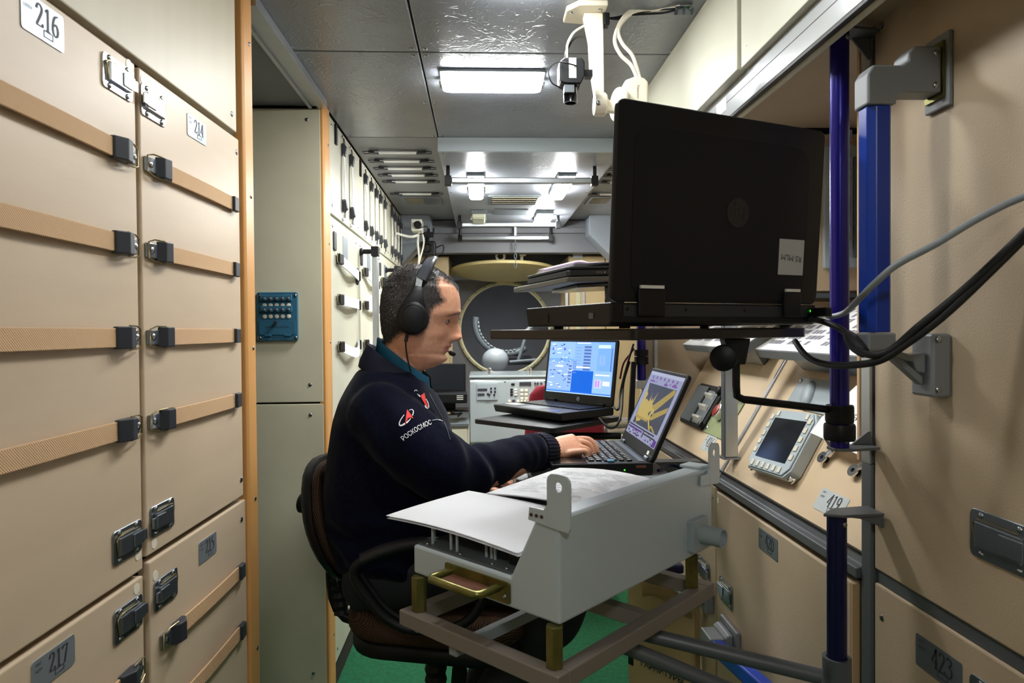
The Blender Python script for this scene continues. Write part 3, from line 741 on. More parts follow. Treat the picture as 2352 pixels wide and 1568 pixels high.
part('cable', B().tube([(.04, .05, .0), (.09, .05, .02), (.085, .05, -.03), (.03, .05, -.045)], .004, 6, 5), K['blk'], t, smooth=60)
part('cable', B().tube([(-.01, .05, -.05), (-.06, .05, -.12), (-.12, .04, -.22)], .008, 6, 5), K['blk'], t, smooth=60)
# ---------------------------------------------------------------- grey instrument console
YC = 3.6
x0, x1, z0, z1 = flat(1079, 868, 1330, 1012, YC)
t = thing('instrument_console', 'glossy grey instrument console behind the red chair', 'console', T(x0, YC, z0))
w, h = x1-x0, z1-z0
part('housing', B().prism([(0, 0), (.0, h-.02), (.012, h), (.4, h), (.4, -.02), (.02, -.02)], 0, w, None, 'x'), K['consgrey'], t, bev=.004)
part('top_edge', B().box(-.003, w+.003, -.004, .4, h, h+.012), K['consgrey'], t, bev=.003)
part('base', B().box(.01, w-.01, .03, .38, -z0+.002, -.021), K['darkwall'], t)
def cpx(px, py): p = pY(px, py, YC); return p.x-x0, p.z-z0
def crect(px0, py0, px1, py1): a = cpx(px0, py0); c = cpx(px1, py1); return a[0], c[0], c[1], a[1]
q = crect(1095, 881, 1143, 918); fp = part('acrylic_cover', B().prism(rrect(*q, .004), -.006, -.0005), K['fascia'], t, bev=.001)
b = B()
for r in ((1097, 892, 1119, 897), (1097, 903, 1113, 908), (1118, 902, 1123, 907)): a = crect(*r); b.box(a[0], a[1], -.0085, -.0062, a[2], a[3])
part('display_strip', b, K['ink'], fp)
for px, py in ((1128, 899), (1137, 899), (1124, 906), (1135, 906), (1128, 891), (1137, 891)):
    c = cpx(px, py); part('knob', B().lathe((c[0], -.006, c[1]), (0, -1, 0), [(.005, 0), (.005, .006), (.003, .007)], 10), K['blk'], fp, smooth=40)
for r in ((1174, 880, 1182, 884), (1172, 892, 1178, 896), (1172, 898, 1178, 902), (1172, 904, 1178, 908)):
    a = crect(*r); part('indicator', B().box(a[0], a[1], -.004, -.0005, a[2], a[3]), K['blk'], t)
for i in range(3):
    for j in range(2): a = crect(1195+10*j, 893+9*i, 1202+10*j, 899+9*i); part('key', B().box(a[0], a[1], -.008, -.0005, a[2], a[3]), K['ivory'], t, bev=.001)
    a = crect(1181, 892+6*i, 1188, 896+6*i); part('key', B().box(a[0], a[1], -.006, -.0005, a[2], a[3]), K['white'], t, bev=.001)
a = crect(1193, 877, 1220, 884); part('readout', B().box(a[0], a[1], -.006, -.0005, a[2], a[3]), K['ink'], t, bev=.001)
for px in (1170, 1190, 1198, 1206, 1214): a = crect(px-3, 918, px+3, 924); part('push_button', B().box(a[0], a[1], -.01, -.0005, a[2], a[3]), K['ivory'], t, bev=.002)
a = crect(1176, 917, 1183, 928); part('key_switch', B().box(a[0], a[1], -.008, -.0005, a[2], a[3]), K['zinc'], t, bev=.001)
for px in (1229, 1235, 1243): c = cpx(px, 880); part('knob', B().lathe((c[0], -.0005, c[1]), (0, -1, 0), [(.006, 0), (.006, .008)], 10), K['zinc'], t, smooth=40)
a = crect(1114, 919, 1127, 924); part('label_card', B().box(a[0], a[1], -.002, -.0005, a[2], a[3]), K['aluplate'], t)
for px in (1124, 1218):
    c = cpx(px, 866); part('stud', B().lathe((c[0], .06, h), (0, 0, 1), [(.009, 0), (.009, .03), (.014, .032), (.014, .046), (.01, .05)], 12), K['steel'], t, smooth=40)
sb = SB()
for px, py in ((1160, 876), (1252, 876), (1160, 928)): c = cpx(px, py); screw(sb, c[0], c[1], 0, .005)
part('screw', sb, K['screw'], t, smooth=40)
# dark monitor with its plinth to the left of the console
x0, x1, z0, z1 = flat(976, 835, 1070, 899, 3.5)
t = thing('monitor', 'black flat monitor seen behind the man, left of the grey console', 'monitor', T((x0+x1)/2, 3.5, z0))
w, h = x1-x0, z1-z0
part('panel', B().box(-w/2, w/2, 0, .035, 0, h), K['blk'], t, bev=.004)
part('screen', B().box(-w/2+.012, w/2-.012, -.001, .0005, .012, h-.012), K['glass'], t)
part('stand', B().box(-.05, .05, .01, .05, -.09, .02).box(-.12, .12, -.03, .09, -.1, -.09), K['blk'], t, bev=.004)
b = B()
x0b, x1b, z0b, z1b = flat(975, 899, 1074, 922, 3.46)
t = thing('printer', 'black boxy device with three white stripes below the monitor', 'printer', T(x0b, 3.38, z0b))
part('body', B().box(0, x1b-x0b, .0, .12, 0, z1b-z0b-.004), K['blk'], t, bev=.005)
sx = pY(1049, 905, 3.38).x-x0b; sx1 = pY(1064, 905, 3.38).x-x0b
for i in range(3): part('stripe', B().box(sx, sx1, -.001, -.0002, .018+.009*i, .0215+.009*i), K['white'], t)
x0c, x1c, z0c, z1c = flat(960, 966, 1079, 1080, 3.5)
t = thing('cabinet', 'cream floor cabinet under the monitor behind the man', 'cabinet', T(x0c, 3.38, 0))
wc = x1c-x0c
part('body', B().box(0, wc, .02, .4, .002, z1c-.02), K['cream'], t, bev=.003)
part('top', B().box(-.01, wc, 0, .4, z1c-.019, z1c), K['greydark'], t, bev=.003)
part('door', B().box(.01, wc-.01, .004, .019, .1, z1c-.03), K['cream'], t, bev=.003)
zt = z1c
t = thing('bundle_of_cables', 'tangle of dark cables lying on the cream cabinet', 'cables', T(x0c, 3.42, zt))
rnd = random.Random(3)
for i in range(6):
    pts = [(.06+.03*k+rnd.uniform(-.02, .02), .06+rnd.uniform(-.03, -.01), .008+.02*rnd.random()+.006*i) for k in range(6)]
    part('cable', B().tube(pts, .005, 6, 4), K['blkrub'] if i % 3 else K['greypl'], t, smooth=60)
# ---------------------------------------------------------------- red chair
YR = 3.0
x0, x1, z0, z1 = flat(1201, 887, 1392, 1112, YR)
cx_ = (x0+x1)/2; w = x1-x0
t = thing('office_chair', 'crimson fabric office chair standing behind the laptops', 'chair', T(cx_, YR, 0))
out = []
b = B(); prof = [(-.5, .70), (-.5, .55), (-.46, .84)]
pl = []
for z, k in ((.46, .86), (.52, .97), (.62, 1.0), (.75, .98), (.86, .93), (.94, .85), (.975, .7), (.983, .5)):
    hw = w/2*k; pl.append((hw, z))
rings = []
for hw, z in pl: rings.append([(hw*math.copysign(abs(math.cos(a))**.5, math.cos(a)), .03*math.sin(a)-.02*((z-.7)/.3)**2, z) for a in [2*PI*i/24 for i in range(24)]])
b.loft(rings); part('backrest', b, K['red'], t, smooth=60)
b = B(); b.prism(rrect(-w/2, w/2, .04, .5, .08), .44, .52, None, 'z'); part('seat', b, K['red'], t, bev=.02, seg=3, smooth=60)
part('back_bar', B().box(-.03, .03, .035, .06, .43, .8), K['blk'], t, bev=.004)
part('column', B().cyl((0, .27, .08), (0, .27, .44), .026), K['blk'], t, smooth=40)
for i in range(5):
    a = 2*PI*i/5+.3; part('base_leg', B().cyl((0, .27, .1), (.26*math.cos(a), .27+.26*math.sin(a), .06), .022, .015, 8).sph((.26*math.cos(a), .27+.26*math.sin(a), .03), .028, n=8, m=6), K['blk'], t, smooth=40)
# ================================================================ RIGHT WALL: near panels
t = thing('wall_locker', 'beige leatherette upper wall panel with steel catch at the right edge', 'locker', RM @ T(-1.118, 0, .815))
part('door', B().box(0, 1.8, 0, .02, 0, 1.13), K['hide'], t, bev=.003)
part('body', B().box(.004, 1.79, .022, .3, .004, 1.12), K['gap'], t)
latch(t, .282, .131, 1, .108, .064, 'zinc'); knob_screws(t, [(.022, .08), (.022, .9)])
t = thing('wall_locker', 'beige leatherette lower wall panel with plate 423 at the right edge', 'locker', RM @ T(-1.118, 0, .05))
part('door', B().box(0, 1.8, 0, .02, 0, .742), K['hide'], t, bev=.003)
part('body', B().box(.004, 1.79, .022, .3, .004, .736), K['gap'], t)
plate(t, '423', .112, .706, .1, .048, 'greydark'); latch(t, .282, .672, 1, .108, .064, 'zinc'); knob_screws(t, [(.022, .69)])
struct('trim_7', B().box(-1.118, .6, .004, .03, .7935, .8135), K['greyirn'], M=RM)
b = B().box(-1.152, -1.12, -.004, .03, .03, .99).box(-1.152, -1.12, .0, .03, .99, 1.945)
struct('trim_8', b, K['greyirn'], M=RM, bev=.003)
struct('trim_9', B().box(-1.148, -1.1215, -.006, -.0002, .99, 1.945), K['alu'], M=RM, bev=.001)
struct('trim_10', B().box(-1.162, -1.153, -.006, .06, .99, 1.72), K['edgewood'], M=RM, bev=.002)
# ---------------------------------------------------------------- overhead lockers and niche
for i, (a, c, n_, st) in enumerate(((.3, 1.318, 'near', -.002), (1.324, 2.03, 'middle', -.008), (2.036, 2.55, 'far', -.002))):
    t = thing('overhead_locker', '%s cream overhead locker panel above the right console' % n_, 'locker', frame((.513, 0, 1.728), (0, -1, 0)) @ T(-c, 0, 0), 'overhead lockers')
    part('door', B().box(.0, c-a, st, .018, 0, ZC-1.7285), K['cream'], t, bev=.002)
    part('body', B().box(.002, c-a-.002, .02, .42, .012, ZC-1.7285), K['cream_dim'], t)
    knob_screws(t, [(.03, .03), (.03, .18), (c-a-.03, .03), (c-a-.03, .18)])
t = thing('light_strip', 'long bright metal strip under the overhead lockers', 'strip light')
part('channel', B().box(.525, .531, .3, 2.55, 1.668, 1.7275), K['striplight'], t, bev=.001)
part('groove', B().box(.5245, .5249, .3, 2.55, 1.7, 1.7008), K['gap'], t)
part('rubber_edge', B().box(.525, .535, .3, 2.55, 1.6615, 1.6678), K['blk'], t, bev=.001)
c_ = pX(1657, 247, .525); part('sticker', B().box(.5242, .5248, c_.y-.03, c_.y+.03, c_.z-.014, c_.z+.014), K['paper'], t)
struct('niche_ceiling', B().box(.545, 1.2, .3, 2.4, 1.7245, 1.74), K['hide'], ceil)
struct('niche_lip', B().box(.5355, .5445, .3, 2.4, 1.658, 1.7243), K['cream'], ceil)
# hanging cabinet with keypad unit inside the niche
t = thing('hanging_cabinet', 'beige cabinet hanging in the niche behind the large black laptop', 'cabinet', T(.695, 1.69, 1.31))
part('body', B().box(0, .48, .01, .55, 0, .405), K['hide'], t, bev=.003)
part('front', B().box(.005, .475, 0, .009, .005, .4), K['console'], t, bev=.002)
part('seal', B().box(0, .48, -.004, .02, .405, .4135), K['blk'], t)
part('base_trim', B().box(0, .48, -.003, .02, -.012, -.0005), K['greydark'], t)
part('strip', B().box(.08, .09, -.002, -.0002, .02, .39), K['edgewood'], t)
x0, z1 = pY(1950, 332, 1.67).x, pY(1950, 332, 1.67).z; z0 = pY(1950, 615, 1.67).z
t = thing('keypad_unit', 'grey upright keypad unit seen in the gap beside the purple pole', 'keypad', T(x0, 1.675, z0))
h = z1-z0; 
part('housing', B().prism([(-.06, 0), (.03, 0), (.045, .02), (.045, h-.02), (.03, h), (-.06, h)], 0, .0145), K['greybox'], t, bev=.003)
part('cover', B().box(.012, .045, -.012, -.0003, .025, h-.03), K['greydark'], t, bev=.002)
for i in range(9): part('key', B().box(-.022, .008, -.008, -.0003, .045+i*.034, .045+i*.034+.027), K['fascia'], t, bev=.002)
# ---------------------------------------------------------------- console: sloping panels, rails, end wall
for a, c, lab in ((-1.868, -1.166, 'near sloping beige console panel with plate 419'), (-2.50, -1.885, 'far sloping beige console panel with plate 416')):
    t = thing('sloped_console', lab, 'console panel', CM @ T(a, 0, .018))
    part('panel', B().box(0, c-a, 0, .025, 0, .42), K['console'], t, bev=.003)
    part('edge', B().box(0, c-a, .026, .05, .004, .4), K['edgewood'], t)
    if '419' in lab: p419 = t
    else: p416 = t
struct('trim_11', B().box(-1.883, -1.870, -.004, .03, .0, .52), K['alu'], M=CM, bev=.002)
b = B().prism([(.648, .785), (.648, .803), (.662, .806), (.668, .822), (.68, .822), (.68, .785)], 1.153, 2.5); struct('trim_12', b, K['greyirn'], bev=.002)
struct('trim_13', B().box(.6635, .67, 1.153, 2.5, .8225, .826), K['blk'])
struct('wall_right_end', B().box(.6, 1.2, 2.53, 2.56, .05, 1.72), K['hide'])
v = pY(1508, 820, 2.5)
struct('trim_14', B().box(v.x-.006, v.x+.006, 2.505, 2.527, .8, 1.72), K['alu'])
plate(p419, '419', 1.868-1.384, .079, .103, .047, 'cardplate'); plate(p416, '416', 2.5-2.11, .082, .084, .053, 'cardplate')
sb = SB()
for px, py in ((1692, 1043), (1688, 1030)):
    q = on((px, py), CM); screw(sb, q[0]+1.868, q[1]-.018, 0, .006)
part('screw', sb, K['screw'], p419)
# aluminium upright in front of the console
v = pY(1676, 900, 1.83)
t = thing('upright', 'square aluminium upright standing in front of the sloping console', 'upright', T(v.x, 1.83, 0))
z_ = pY(1676, 1048, 1.83).z
part('profile', B().box(-.018, .018, -.014, .014, z_, 1.718), K['alu'], t, bev=.002)
part('dark_face', B().box(-.0195, -.0182, -.012, .012, z_, 1.718), K['greyirn'], t)
part('foot', B().box(-.024, .03, -.018, .03, z_-.006, z_), K['zinc'], t, bev=.001)
# display unit with bezel keys
D = []
c0 = [on(p, CM, -.03) for p in ((1714, 1050), (1785, 942), (1885, 980), (1790, 1100))]
cx_ = sum(c[0] for c in c0)/4; cz_ = sum(c[1] for c in c0)/4
ang = 4
t = thing('display_unit', 'grey display unit with ivory bezel keys and dark screen on the near console panel', 'display', CM @ T(cx_+.003, 0, cz_+.004) @ RY(-ang))
w, h = .108, .083
part('housing', B().prism([(-w+.02, -h), (w-.02, -h), (w, -h+.02), (w, h-.02), (w-.02, h), (-w+.02, h), (-w, h-.02), (-w, -h+.02)], -.03, -.001), K['greybox'], t, bev=.003)
part('bezel', B().prism([(-w+.024, -h+.004), (w-.024, -h+.004), (w-.004, -h+.024), (w-.004, h-.024), (w-.024, h-.004), (-w+.024, h-.004), (-w+.004, h-.024), (-w+.004, -h+.024)], -.034, -.0302), K['greybox'], t, bev=.002)
scz = (on((1729, 1042), CM, -.036), on((1790, 957), CM, -.036), on((1858, 978), CM, -.036), on((1788, 1072), CM, -.036))
part('screen', B().prism([(-.076, -.05), (.076, -.05), (.076, .058), (-.076, .058)], -.0355, -.0342), K['glass'], t)
for x in (-.092, .09):
    for i in range(5): part('bezel_key', B().box(x-.007, x+.007, -.0368, -.0345, -.04+.023*i, -.026+.023*i), K['ivory'], t, bev=.001)
for i in range(6): part('bezel_key', B().box(-.072+.028*i-.006, -.072+.028*i+.006, -.0368, -.0345, -.075, -.06), K['ivory'], t, bev=.001)
for x in (-.07, .07): part('bezel_key', B().box(x-.006, x+.006, -.0368, -.0345, .063, .077), K['ivory'], t, bev=.001)
for i in (-1, 1):
    for j in (-1, 1): part('bolt', B().lathe((i*(w-.006), -.012, j*(h-.006)), (0, -1, 0), [(.009, 0), (.009, .003), (.006, .004), (.006, .011), (.004, .012)], 12), K['steel'], t, smooth=40)
# dark switch block with three white rockers
c0 = [on(p, CM, -.012) for p in ((1562, 960), (1610, 880), (1660, 895), (1597, 982))]
a0, a1 = c0[0][0], c0[2][0]+.01; b0, b1 = .1, .255
t = thing('switch_block', 'black switch block with three white rockers behind the small laptop', 'switch', CM @ T(a0, 0, b0))
w, h = a1-a0, b1-b0
part('housing', B().prism(rrect(0, w, 0, h, .012), -.012, -.0005), K['blk'], t, bev=.003)
part('cover', B().box(.012, w*.5, -.02, -.0125, .01, h-.01), K['greydark'], t, bev=.003)
part('faceplate', B().box(w*.53, w*.9, -.015, -.0125, .014, h-.02), K['aluplate'], t, bev=.001)
for i in range(3): part('rocker', B().prism([(.0, 0), (.012, -.012), (.018, -.012), (.022, 0)], w*.57, w*.85, T(0, -.0155, .02+.042*i) @ Matrix(((0, 0, 1, 0), (0, 1, 0, 0), (1, 0, 0, 0), (0, 0, 0, 1))) @ Matrix(((1, 0, 0, 0), (0, 1, 0, 0), (0, 0, 1, 0), (0, 0, 0, 1))), 'z'), K['white'], t, bev=.001)
part('corner_lug', B().lathe((w*.93, -.012, h-.014), (0, -1, 0), [(.014, 0), (.014, .012), (.009, .015)], 12), K['blk'], t, smooth=40)
part('corner_lug', B().lathe((w*.93, -.012, .014), (0, -1, 0), [(.012, 0), (.012, .01), (.008, .012)], 12), K['blk'], t, smooth=40)
# green plate with red push button
t = thing('call_button', 'green metal plate with a red push button on the far console panel', 'push button', CM @ T(-2.155, 0, .1))
part('plate', B().prism(rrect(0, .18, 0, .142, .004), -.004, -.0005), K['greenpl'], t, bev=.001)
bt = part('button', B().lathe((.075, -.004, .075), (0, -1, 0), [(.024, 0), (.026, .004), (.024, .022), (.02, .024)], 24), K['steel'], t, smooth=40)
part('cap', B().lathe((.075, -.028, .075), (0, -1, 0), [(.0195, 0), (.0195, .002), (.012, .004)], 24), K['redbtn'], bt, smooth=40)
part('lettering', B().text('пит', .14, .125, .018, -.0046), K['ink'], t)
sb = SB()
for x in (.014, .166):
    for z in (.014, .128): screw(sb, x, z, -.004, .008)
part('screw', sb, K['screw'], t)
# grey plate with teardrop cover near the top of the near panel
c = on((1862, 918), CM)
t = thing('blister_cover', 'pale grey plate with a teardrop blister above the display unit', 'cover plate', CM @ T(c[0], 0, c[1]))
part('plate', B().prism(rrect(-.1, .12, -.03, .055, .006), -.005, -.0005), K['fascia'], t, bev=.001)
part('blister', B().sph((-.01, -.006, .008), .028, (.8, .55, 1.5), 20, 12, RY(-25)), K['fascia'], t, smooth=60)
sb = SB(); screw(sb, -.088, .042, -.005, .008); part('screw', sb, K['screw'], t)
# white card with printing clipped at the right of the console
c = [on(p, CM, -.05) for p in ((1868, 985), (1930, 905), (1990, 925), (1990, 1000))]
t = thing('printed_card', 'white printed card standing behind the purple pole on the near console panel', 'card', CM @ T(c[0][0], -.05, c[0][1]))
w = .3; part('sheet', B().prism([(0, -.01), (w, -.03), (w, .09), (.07, .115), (.01, .03)], -.002, 0), K['paper'], t)
part('lettering', B().text('07 27', .17, .062, .022, -.0026).text('01 ЕР', .12, .045, .018, -.0026), K['ink'], t)
for n_, p in (('left', (1889, 1050)), ('right', (1960, 1080))):
    q = on(p, CM, -.012)
    t = thing('bent_bracket', '%s small bent steel bracket with oval slot on the near console panel' % n_, 'bracket', CM @ T(q[0], 0, q[1]), 'small steel brackets on the console')
    b = B(); o = [(x, z) for x, z in circ(0, 0, .016, 20, .013)]; i_ = circ(0, .0, .006, 20, .0045)
    for y in (-.014, -.011): pass
    b.loft([[(x, -.011, z) for x, z in i_], [(x, -.011, z) for x, z in o], [(x, -.014, z) for x, z in o], [(x, -.014, z) for x, z in i_], [(x, -.011, z) for x, z in i_]], False)
    part('eye', b, K['steel'], t, smooth=30)
    part('arm', B().ribbon([(.008, -.0125, .008), (.018, -.012, .02), (.016, -.03, .04), (-.006, -.046, .062)], .018, .0025, (0, -1, .3)), K['steel'], t)
    part('spacer', B().cyl((0, -.011, 0), (0, -.0005, 0), .007, n=12), K['blk'], t)
# ---------------------------------------------------------------- printed keyboard trays
def ktray(label, Y0, Y1, seed):
    # local x runs towards the camera, z up the slope
    M = frame((.74, Y1, 1.165), (0, -1, 0), (1, 0, .6)); L = Y1-Y0; Wd = .21
    t = thing('keyboard_tray', label, 'keyboard', M, 'white printed keyboard trays')
    part('tray', B().box(0, L, .0, .026, 0, Wd), K['greypl'], t, bev=.002)
    sh = part('overlay', B().box(.001, L-.001, -.0015, -.0003, .001, Wd-.001), K['paper'], t)
    b = B(); rr = random.Random(seed)
    for r in range(7):
        x = .03; z = .03+.025*r
        while x < L-.04:
            wd = rr.choice((.012, .012, .012, .02)); 
            if rr.random() < .85: b.box(x, x+wd, -.0022, -.0017, z, z+.016)
            x += wd+.005
            if rr.random() < .12: x += .03
    part('printed_key', b, K['inklight'], sh, kind='stuff')
    MI = M.inverted(); y0, y1 = Y0+.03, Y1-.06
    b = B().loft([[(.79, y0, 1.162), (.9, y0, 1.222), (.9, y1, 1.222), (.79, y1, 1.162)], [(.835, y0+.03, 1.112), (.86, y0+.03, 1.145), (.86, y1-.02, 1.145), (.835, y1-.02, 1.112)]]).xf(MI)
    part('support', b, K['zinc'], t, bev=.004)
    return t
ktray('white printed keyboard tray nearer the wall edge, under the large laptop', 1.2, 1.815, 1)
ktray('white printed keyboard tray farther along the console, behind the upright', 1.925, 2.48, 2)
# ---------------------------------------------------------------- lower lockers under the console
t = thing('wall_locker', 'beige leatherette locker door with plate 420 under the console', 'locker', RM @ T(-1.86, 0, .05))
part('door', B().box(0, .69, -.012, .012, 0, .722), K['hide'], t, bev=.003)
part('edge_band', B().box(.691, .6955, -.0118, .0118, .001, .721), K['edgewood'], t)
part('body', B().box(.004, .7, .013, .3, .004, .73), K['gap'], t)
Mf = T(0, -.012, 0)
plate(t, '420', .292, .706, .102, .048, 'greydark', M=Mf); latch(t, 0, 0, -1, .098, .064, 'zinc', M=T(.077, -.012, .468)); dots(t, [])
part('felt_dot', B().prism(circ(.016, .7, .009, 12), -.0128, -.0122), K['ivory'], t)
t = thing('wall_locker', 'narrow beige locker door left of locker 420', 'locker', RM @ T(-2.5, 0, .05))
part('door', B().box(0, .632, -.012, .012, 0, .73), K['hide'], t, bev=.003)
part('body', B().box(.004, .62, .013, .3, .004, .73), K['gap'], t)
latch(t, 0, 0, 1, .1, .062, 'zinc', M=T(.535, -.012, .467)); 
sb = SB(); screw(sb, .612, .7, -.012, .006); part('screw', sb, K['screw'], t)
struct('baseboard_right', B().box(-2.5, .6, .01, .3, .002, .046), K['gap'], M=RM)
# ---------------------------------------------------------------- handrails
def rail_bracket(parent, M, name='bracket'):
    b = B().box(-.028, .028, -.012, -.0005, -.045, .045, M); part('wall_plate', b, K['greybr'], parent, bev=.003)
BX, BY = .562, .952
t = thing('handrail', 'large vertical blue handrail on grey brackets at the right', 'handrail', T(0, BY, 0))
part('bar', B().prism([(BX-.017, -.010), (BX-.006, -.017), (BX+.012, -.017), (BX+.017, -.012), (BX+.017, .012), (BX-.017, .012)], 1.214, 1.532, None, 'z'), K['blue'], t, bev=.0015)
b = B().prism([(BX-.02, 1.533), (BX-.02, 1.575), (BX-.012, 1.588), (BX+.03, 1.588), (BX+.038, 1.594), (BX+.038, 1.604), (BX+.048, 1.615), (.648, 1.615), (.648, 1.55), (BX+.03, 1.55), (BX+.022, 1.543), (BX+.022, 1.533)], -.018, .018)
tb = part('top_bracket', b, K['greybr'], t, bev=.003)
part('gasket', B().box(.6485, .652, -.02, .02, 1.543, 1.622), K['gold'], tb)
part('wall_plate', B().box(.6525, .6595, -.026, .026, 1.53, 1.635), K['greybr'], tb, bev=.002)
sb = SB(); sb.lathe((.64, -.018, 1.605), (0, -1, 0), [(.005, 0)]); sb.lathe((.64, -.018, 1.56), (0, -1, 0), [(.005, 0)]); part('screw', sb, K['screw'], tb)
b = B().prism([(BX-.02, 1.188), (BX-.02, 1.2135), (BX+.021, 1.2135), (BX+.021, 1.188)], -.019, .016)
tb = part('bottom_bracket', b, K['greybr'], t, bev=.003)
part('arm', B().prism([(BX+.0, 1.1875), (BX+.03, 1.1875), (.607, 1.182), (.63, 1.185), (.63, 1.155), (.617, 1.158), (.612, 1.172), (.6, 1.174), (BX+.02, 1.18)], -.012, .012), K['greybr'], tb, bev=.002)
part('strut', B().prism([(BX+.01, 1.187), (BX+.022, 1.187), (.628, 1.15), (.628, 1.138)], -.008, .008), K['greybr'], tb, bev=.001)
part('wall_plate', B().box(.631, .6595, -.024, .024, 1.122, 1.212), K['greybr'], tb, bev=.004)
sb = SB(); sb.lathe((.64, -.024, 1.203), (0, -1, 0), [(.005, 0)]); sb.lathe((.64, -.024, 1.133), (0, -1, 0), [(.005, 0)]); part('screw', sb, K['screw'], tb)
# lower handrail on locker 420
t = thing('handrail', 'bright blue handrail low on locker 420, behind the grey tubes', 'handrail')
a = Vector((.594, 1.74, .405)); c = Vector((.594, 1.2, .49))
d = (c-a).normalized(); 
Mh = frame(a, d, Vector((0, 0, 1)) - d*d.z)
part('bar', B().box(.03, (c-a).length, -.015, .015, -.018, .018, Mh), K['blue'], t, bev=.004)
b = B().box(.575, .613, 1.70, 1.775, .385, .432).prism([(.613, .39), (.648-.013, .385), (.648-.013, .44), (.625, .44), (.613, .432)], 1.7, 1.79)
tb = part('bracket', b, K['greybr'], t, bev=.003)
part('wall_plate', B().box(.636, .647, 1.68, 1.8, .36, .455), K['greybr'], tb, bev=.003)
b = B().box(.575, .613, 1.19, 1.25, .465, .515).box(.613, .647, 1.2, 1.25, .47, .51); part('bracket', b, K['greybr'], t, bev=.003)
t = thing('handrail', 'grey cast handle bracket on the narrow locker beside its catch', 'handrail')
q = pX(1619, 1372, .632)
tb = part('wall_plate', B().box(.624, .647, q.y-.03, q.y+.03, q.z-.035, q.z+.03), K['greybr'], t, bev=.003)
part('bar', B().tube([(.624, q.y, q.z-.01), (.59, q.y+.01, q.z+.0), (.57, q.y+.06, q.z+.005), (.568, q.y+.08, q.z+.005)], .011, 10, 4), K['alu'], t, smooth=60)
t = thing('handrail', 'grey bracket of the low far handrail at the bottom of the picture', 'handrail')
q = pX(1476, 1560, .6)
b = B().box(.575, .613, q.y-.06, q.y+.02, q.z-.03, q.z+.012).box(.613, .647, q.y-.05, q.y+.02, q.z-.03, q.z+.01); part('bracket', b, K['greybr'], t, bev=.003)
part('bar', B().box(.58, .608, q.y-.5, q.y-.06, q.z-.028, q.z+.002), K['blue'], t, bev=.003)
# ---------------------------------------------------------------- canvas pouch with lettering
PM = frame((.468, 2.165, .03), (.62, -.78, 0))
t = thing('canvas_pouch', 'tan canvas pouch lettered with a cut-off word, hanging under the console', 'pouch', PM)
w = .245
def bulge(x, z): return -.018*math.sin(PI*min(1, max(0, x/w)))-.006*math.sin(16*x+7*z)
b = B(); N1 = 20; NZ = 14
fr_ = [[(w*i/N1, bulge(w*i/N1, .43*k/NZ), .43*k/NZ) for i in range(N1+1)] for k in range(NZ+1)]
rings = [[Vector(p) for p in r]+[Vector((p[0], .03, p[2])) for p in r[::-1]] for r in fr_]
b.loft(rings); part('bag', b, K['tanbag'], t, smooth=50)
b = B(); rr = []
for k in range(9):
    f = k/8; rr.append([(w*(.3+.72*i/18), bulge(w*(.3+.72*i/18), .4)-.006-.012*math.sin(PI*f*.8), .435-.075*f+.016*f*math.sin(PI*i/18*1.6)) for i in range(19)])
b.loft(rr, False, False); bmesh.ops.solidify(b.bm, geom=b.bm.faces, thickness=.003); part('flap', b, K['tanbag'], t, smooth=50)
q = on((1507, 1536), PM, -.024)
part('lettering', B().text('ГАРНИТУРЫ', q[0]+.022, q[1], .026, -.0265, bold=.0006), K['ink'], t)
part('buckle', B().box(.004, .03, -.012, -.004, .12, .17), K['blk'], t, bev=.003)
a = pY(1535, 1349, 2.1)
solo('device_box', B().box(a.x-.045, a.x+.045, 2.08, 2.16, .462, .49), K['navypole'], 'dark blue device lying on top of the canvas pouch', 'device', bev=.006)
# ---------------------------------------------------------------- purple instrument pole
pp = pY(1928, 400, 1.1)
PX_ = pp.x
zt, zb = pY(1928, 76, 1.1).z, pY(1926, 1026, 1.1).z
t = thing('support_pole', 'purple anodised pole beside the large laptop', 'pole', T(PX_, 1.1, 0))
part('tube', B().cyl((0, 0, zb), (0, 0, zt), .0148, n=28), K['purple'], t, smooth=40)
sb = SB(); sb.lathe((.006, -.0138, zt-.012), (.4, -1, 0), [(.0048, 0)]); sb.lathe((.004, -.0142, zb+.012), (.3, -1, 0), [(.0048, 0)]); part('screw', sb, K['screw'], t)
ex = .655-PX_
for z, s in ((zt, 1), (zb, -1)):
    b = B().prism([(-.016, -.016), (.01, -.02), (ex, -.008), (ex, .035), (.0, .018), (-.016, .012)], z if s > 0 else z-.005, (z+.005) if s > 0 else z, None, 'z')
    b.prism([(.03, z), (ex, z), (ex, z-.035 if s > 0 else z+.022), (ex-.006, z-.035 if s > 0 else z+.022)], .018, .022)
    part('end_bracket', b, K['greyirn'], t, bev=.001)
cl = []
for z0_, z1_, r in ((pY(1928, 970, 1.1).z, pY(1928, 930, 1.1).z, .022), (pY(1928, 1010, 1.1).z, pY(1928, 973, 1.1).z, .0245)):
    b = B(); n_ = 24
    ringf = lambda z, rr_: [(rr_*(1+.06*(i % 4 == 0))*math.cos(2*PI*i/n_), rr_*(1+.06*(i % 4 == 0))*math.sin(2*PI*i/n_), z) for i in range(n_)]
    b.loft([ringf(z0_, r*.95), ringf(z0_+.003, r), ringf(z1_-.003, r), ringf(z1_, r*.95)]); part('clamp', b, K['blk'], t, smooth=40)
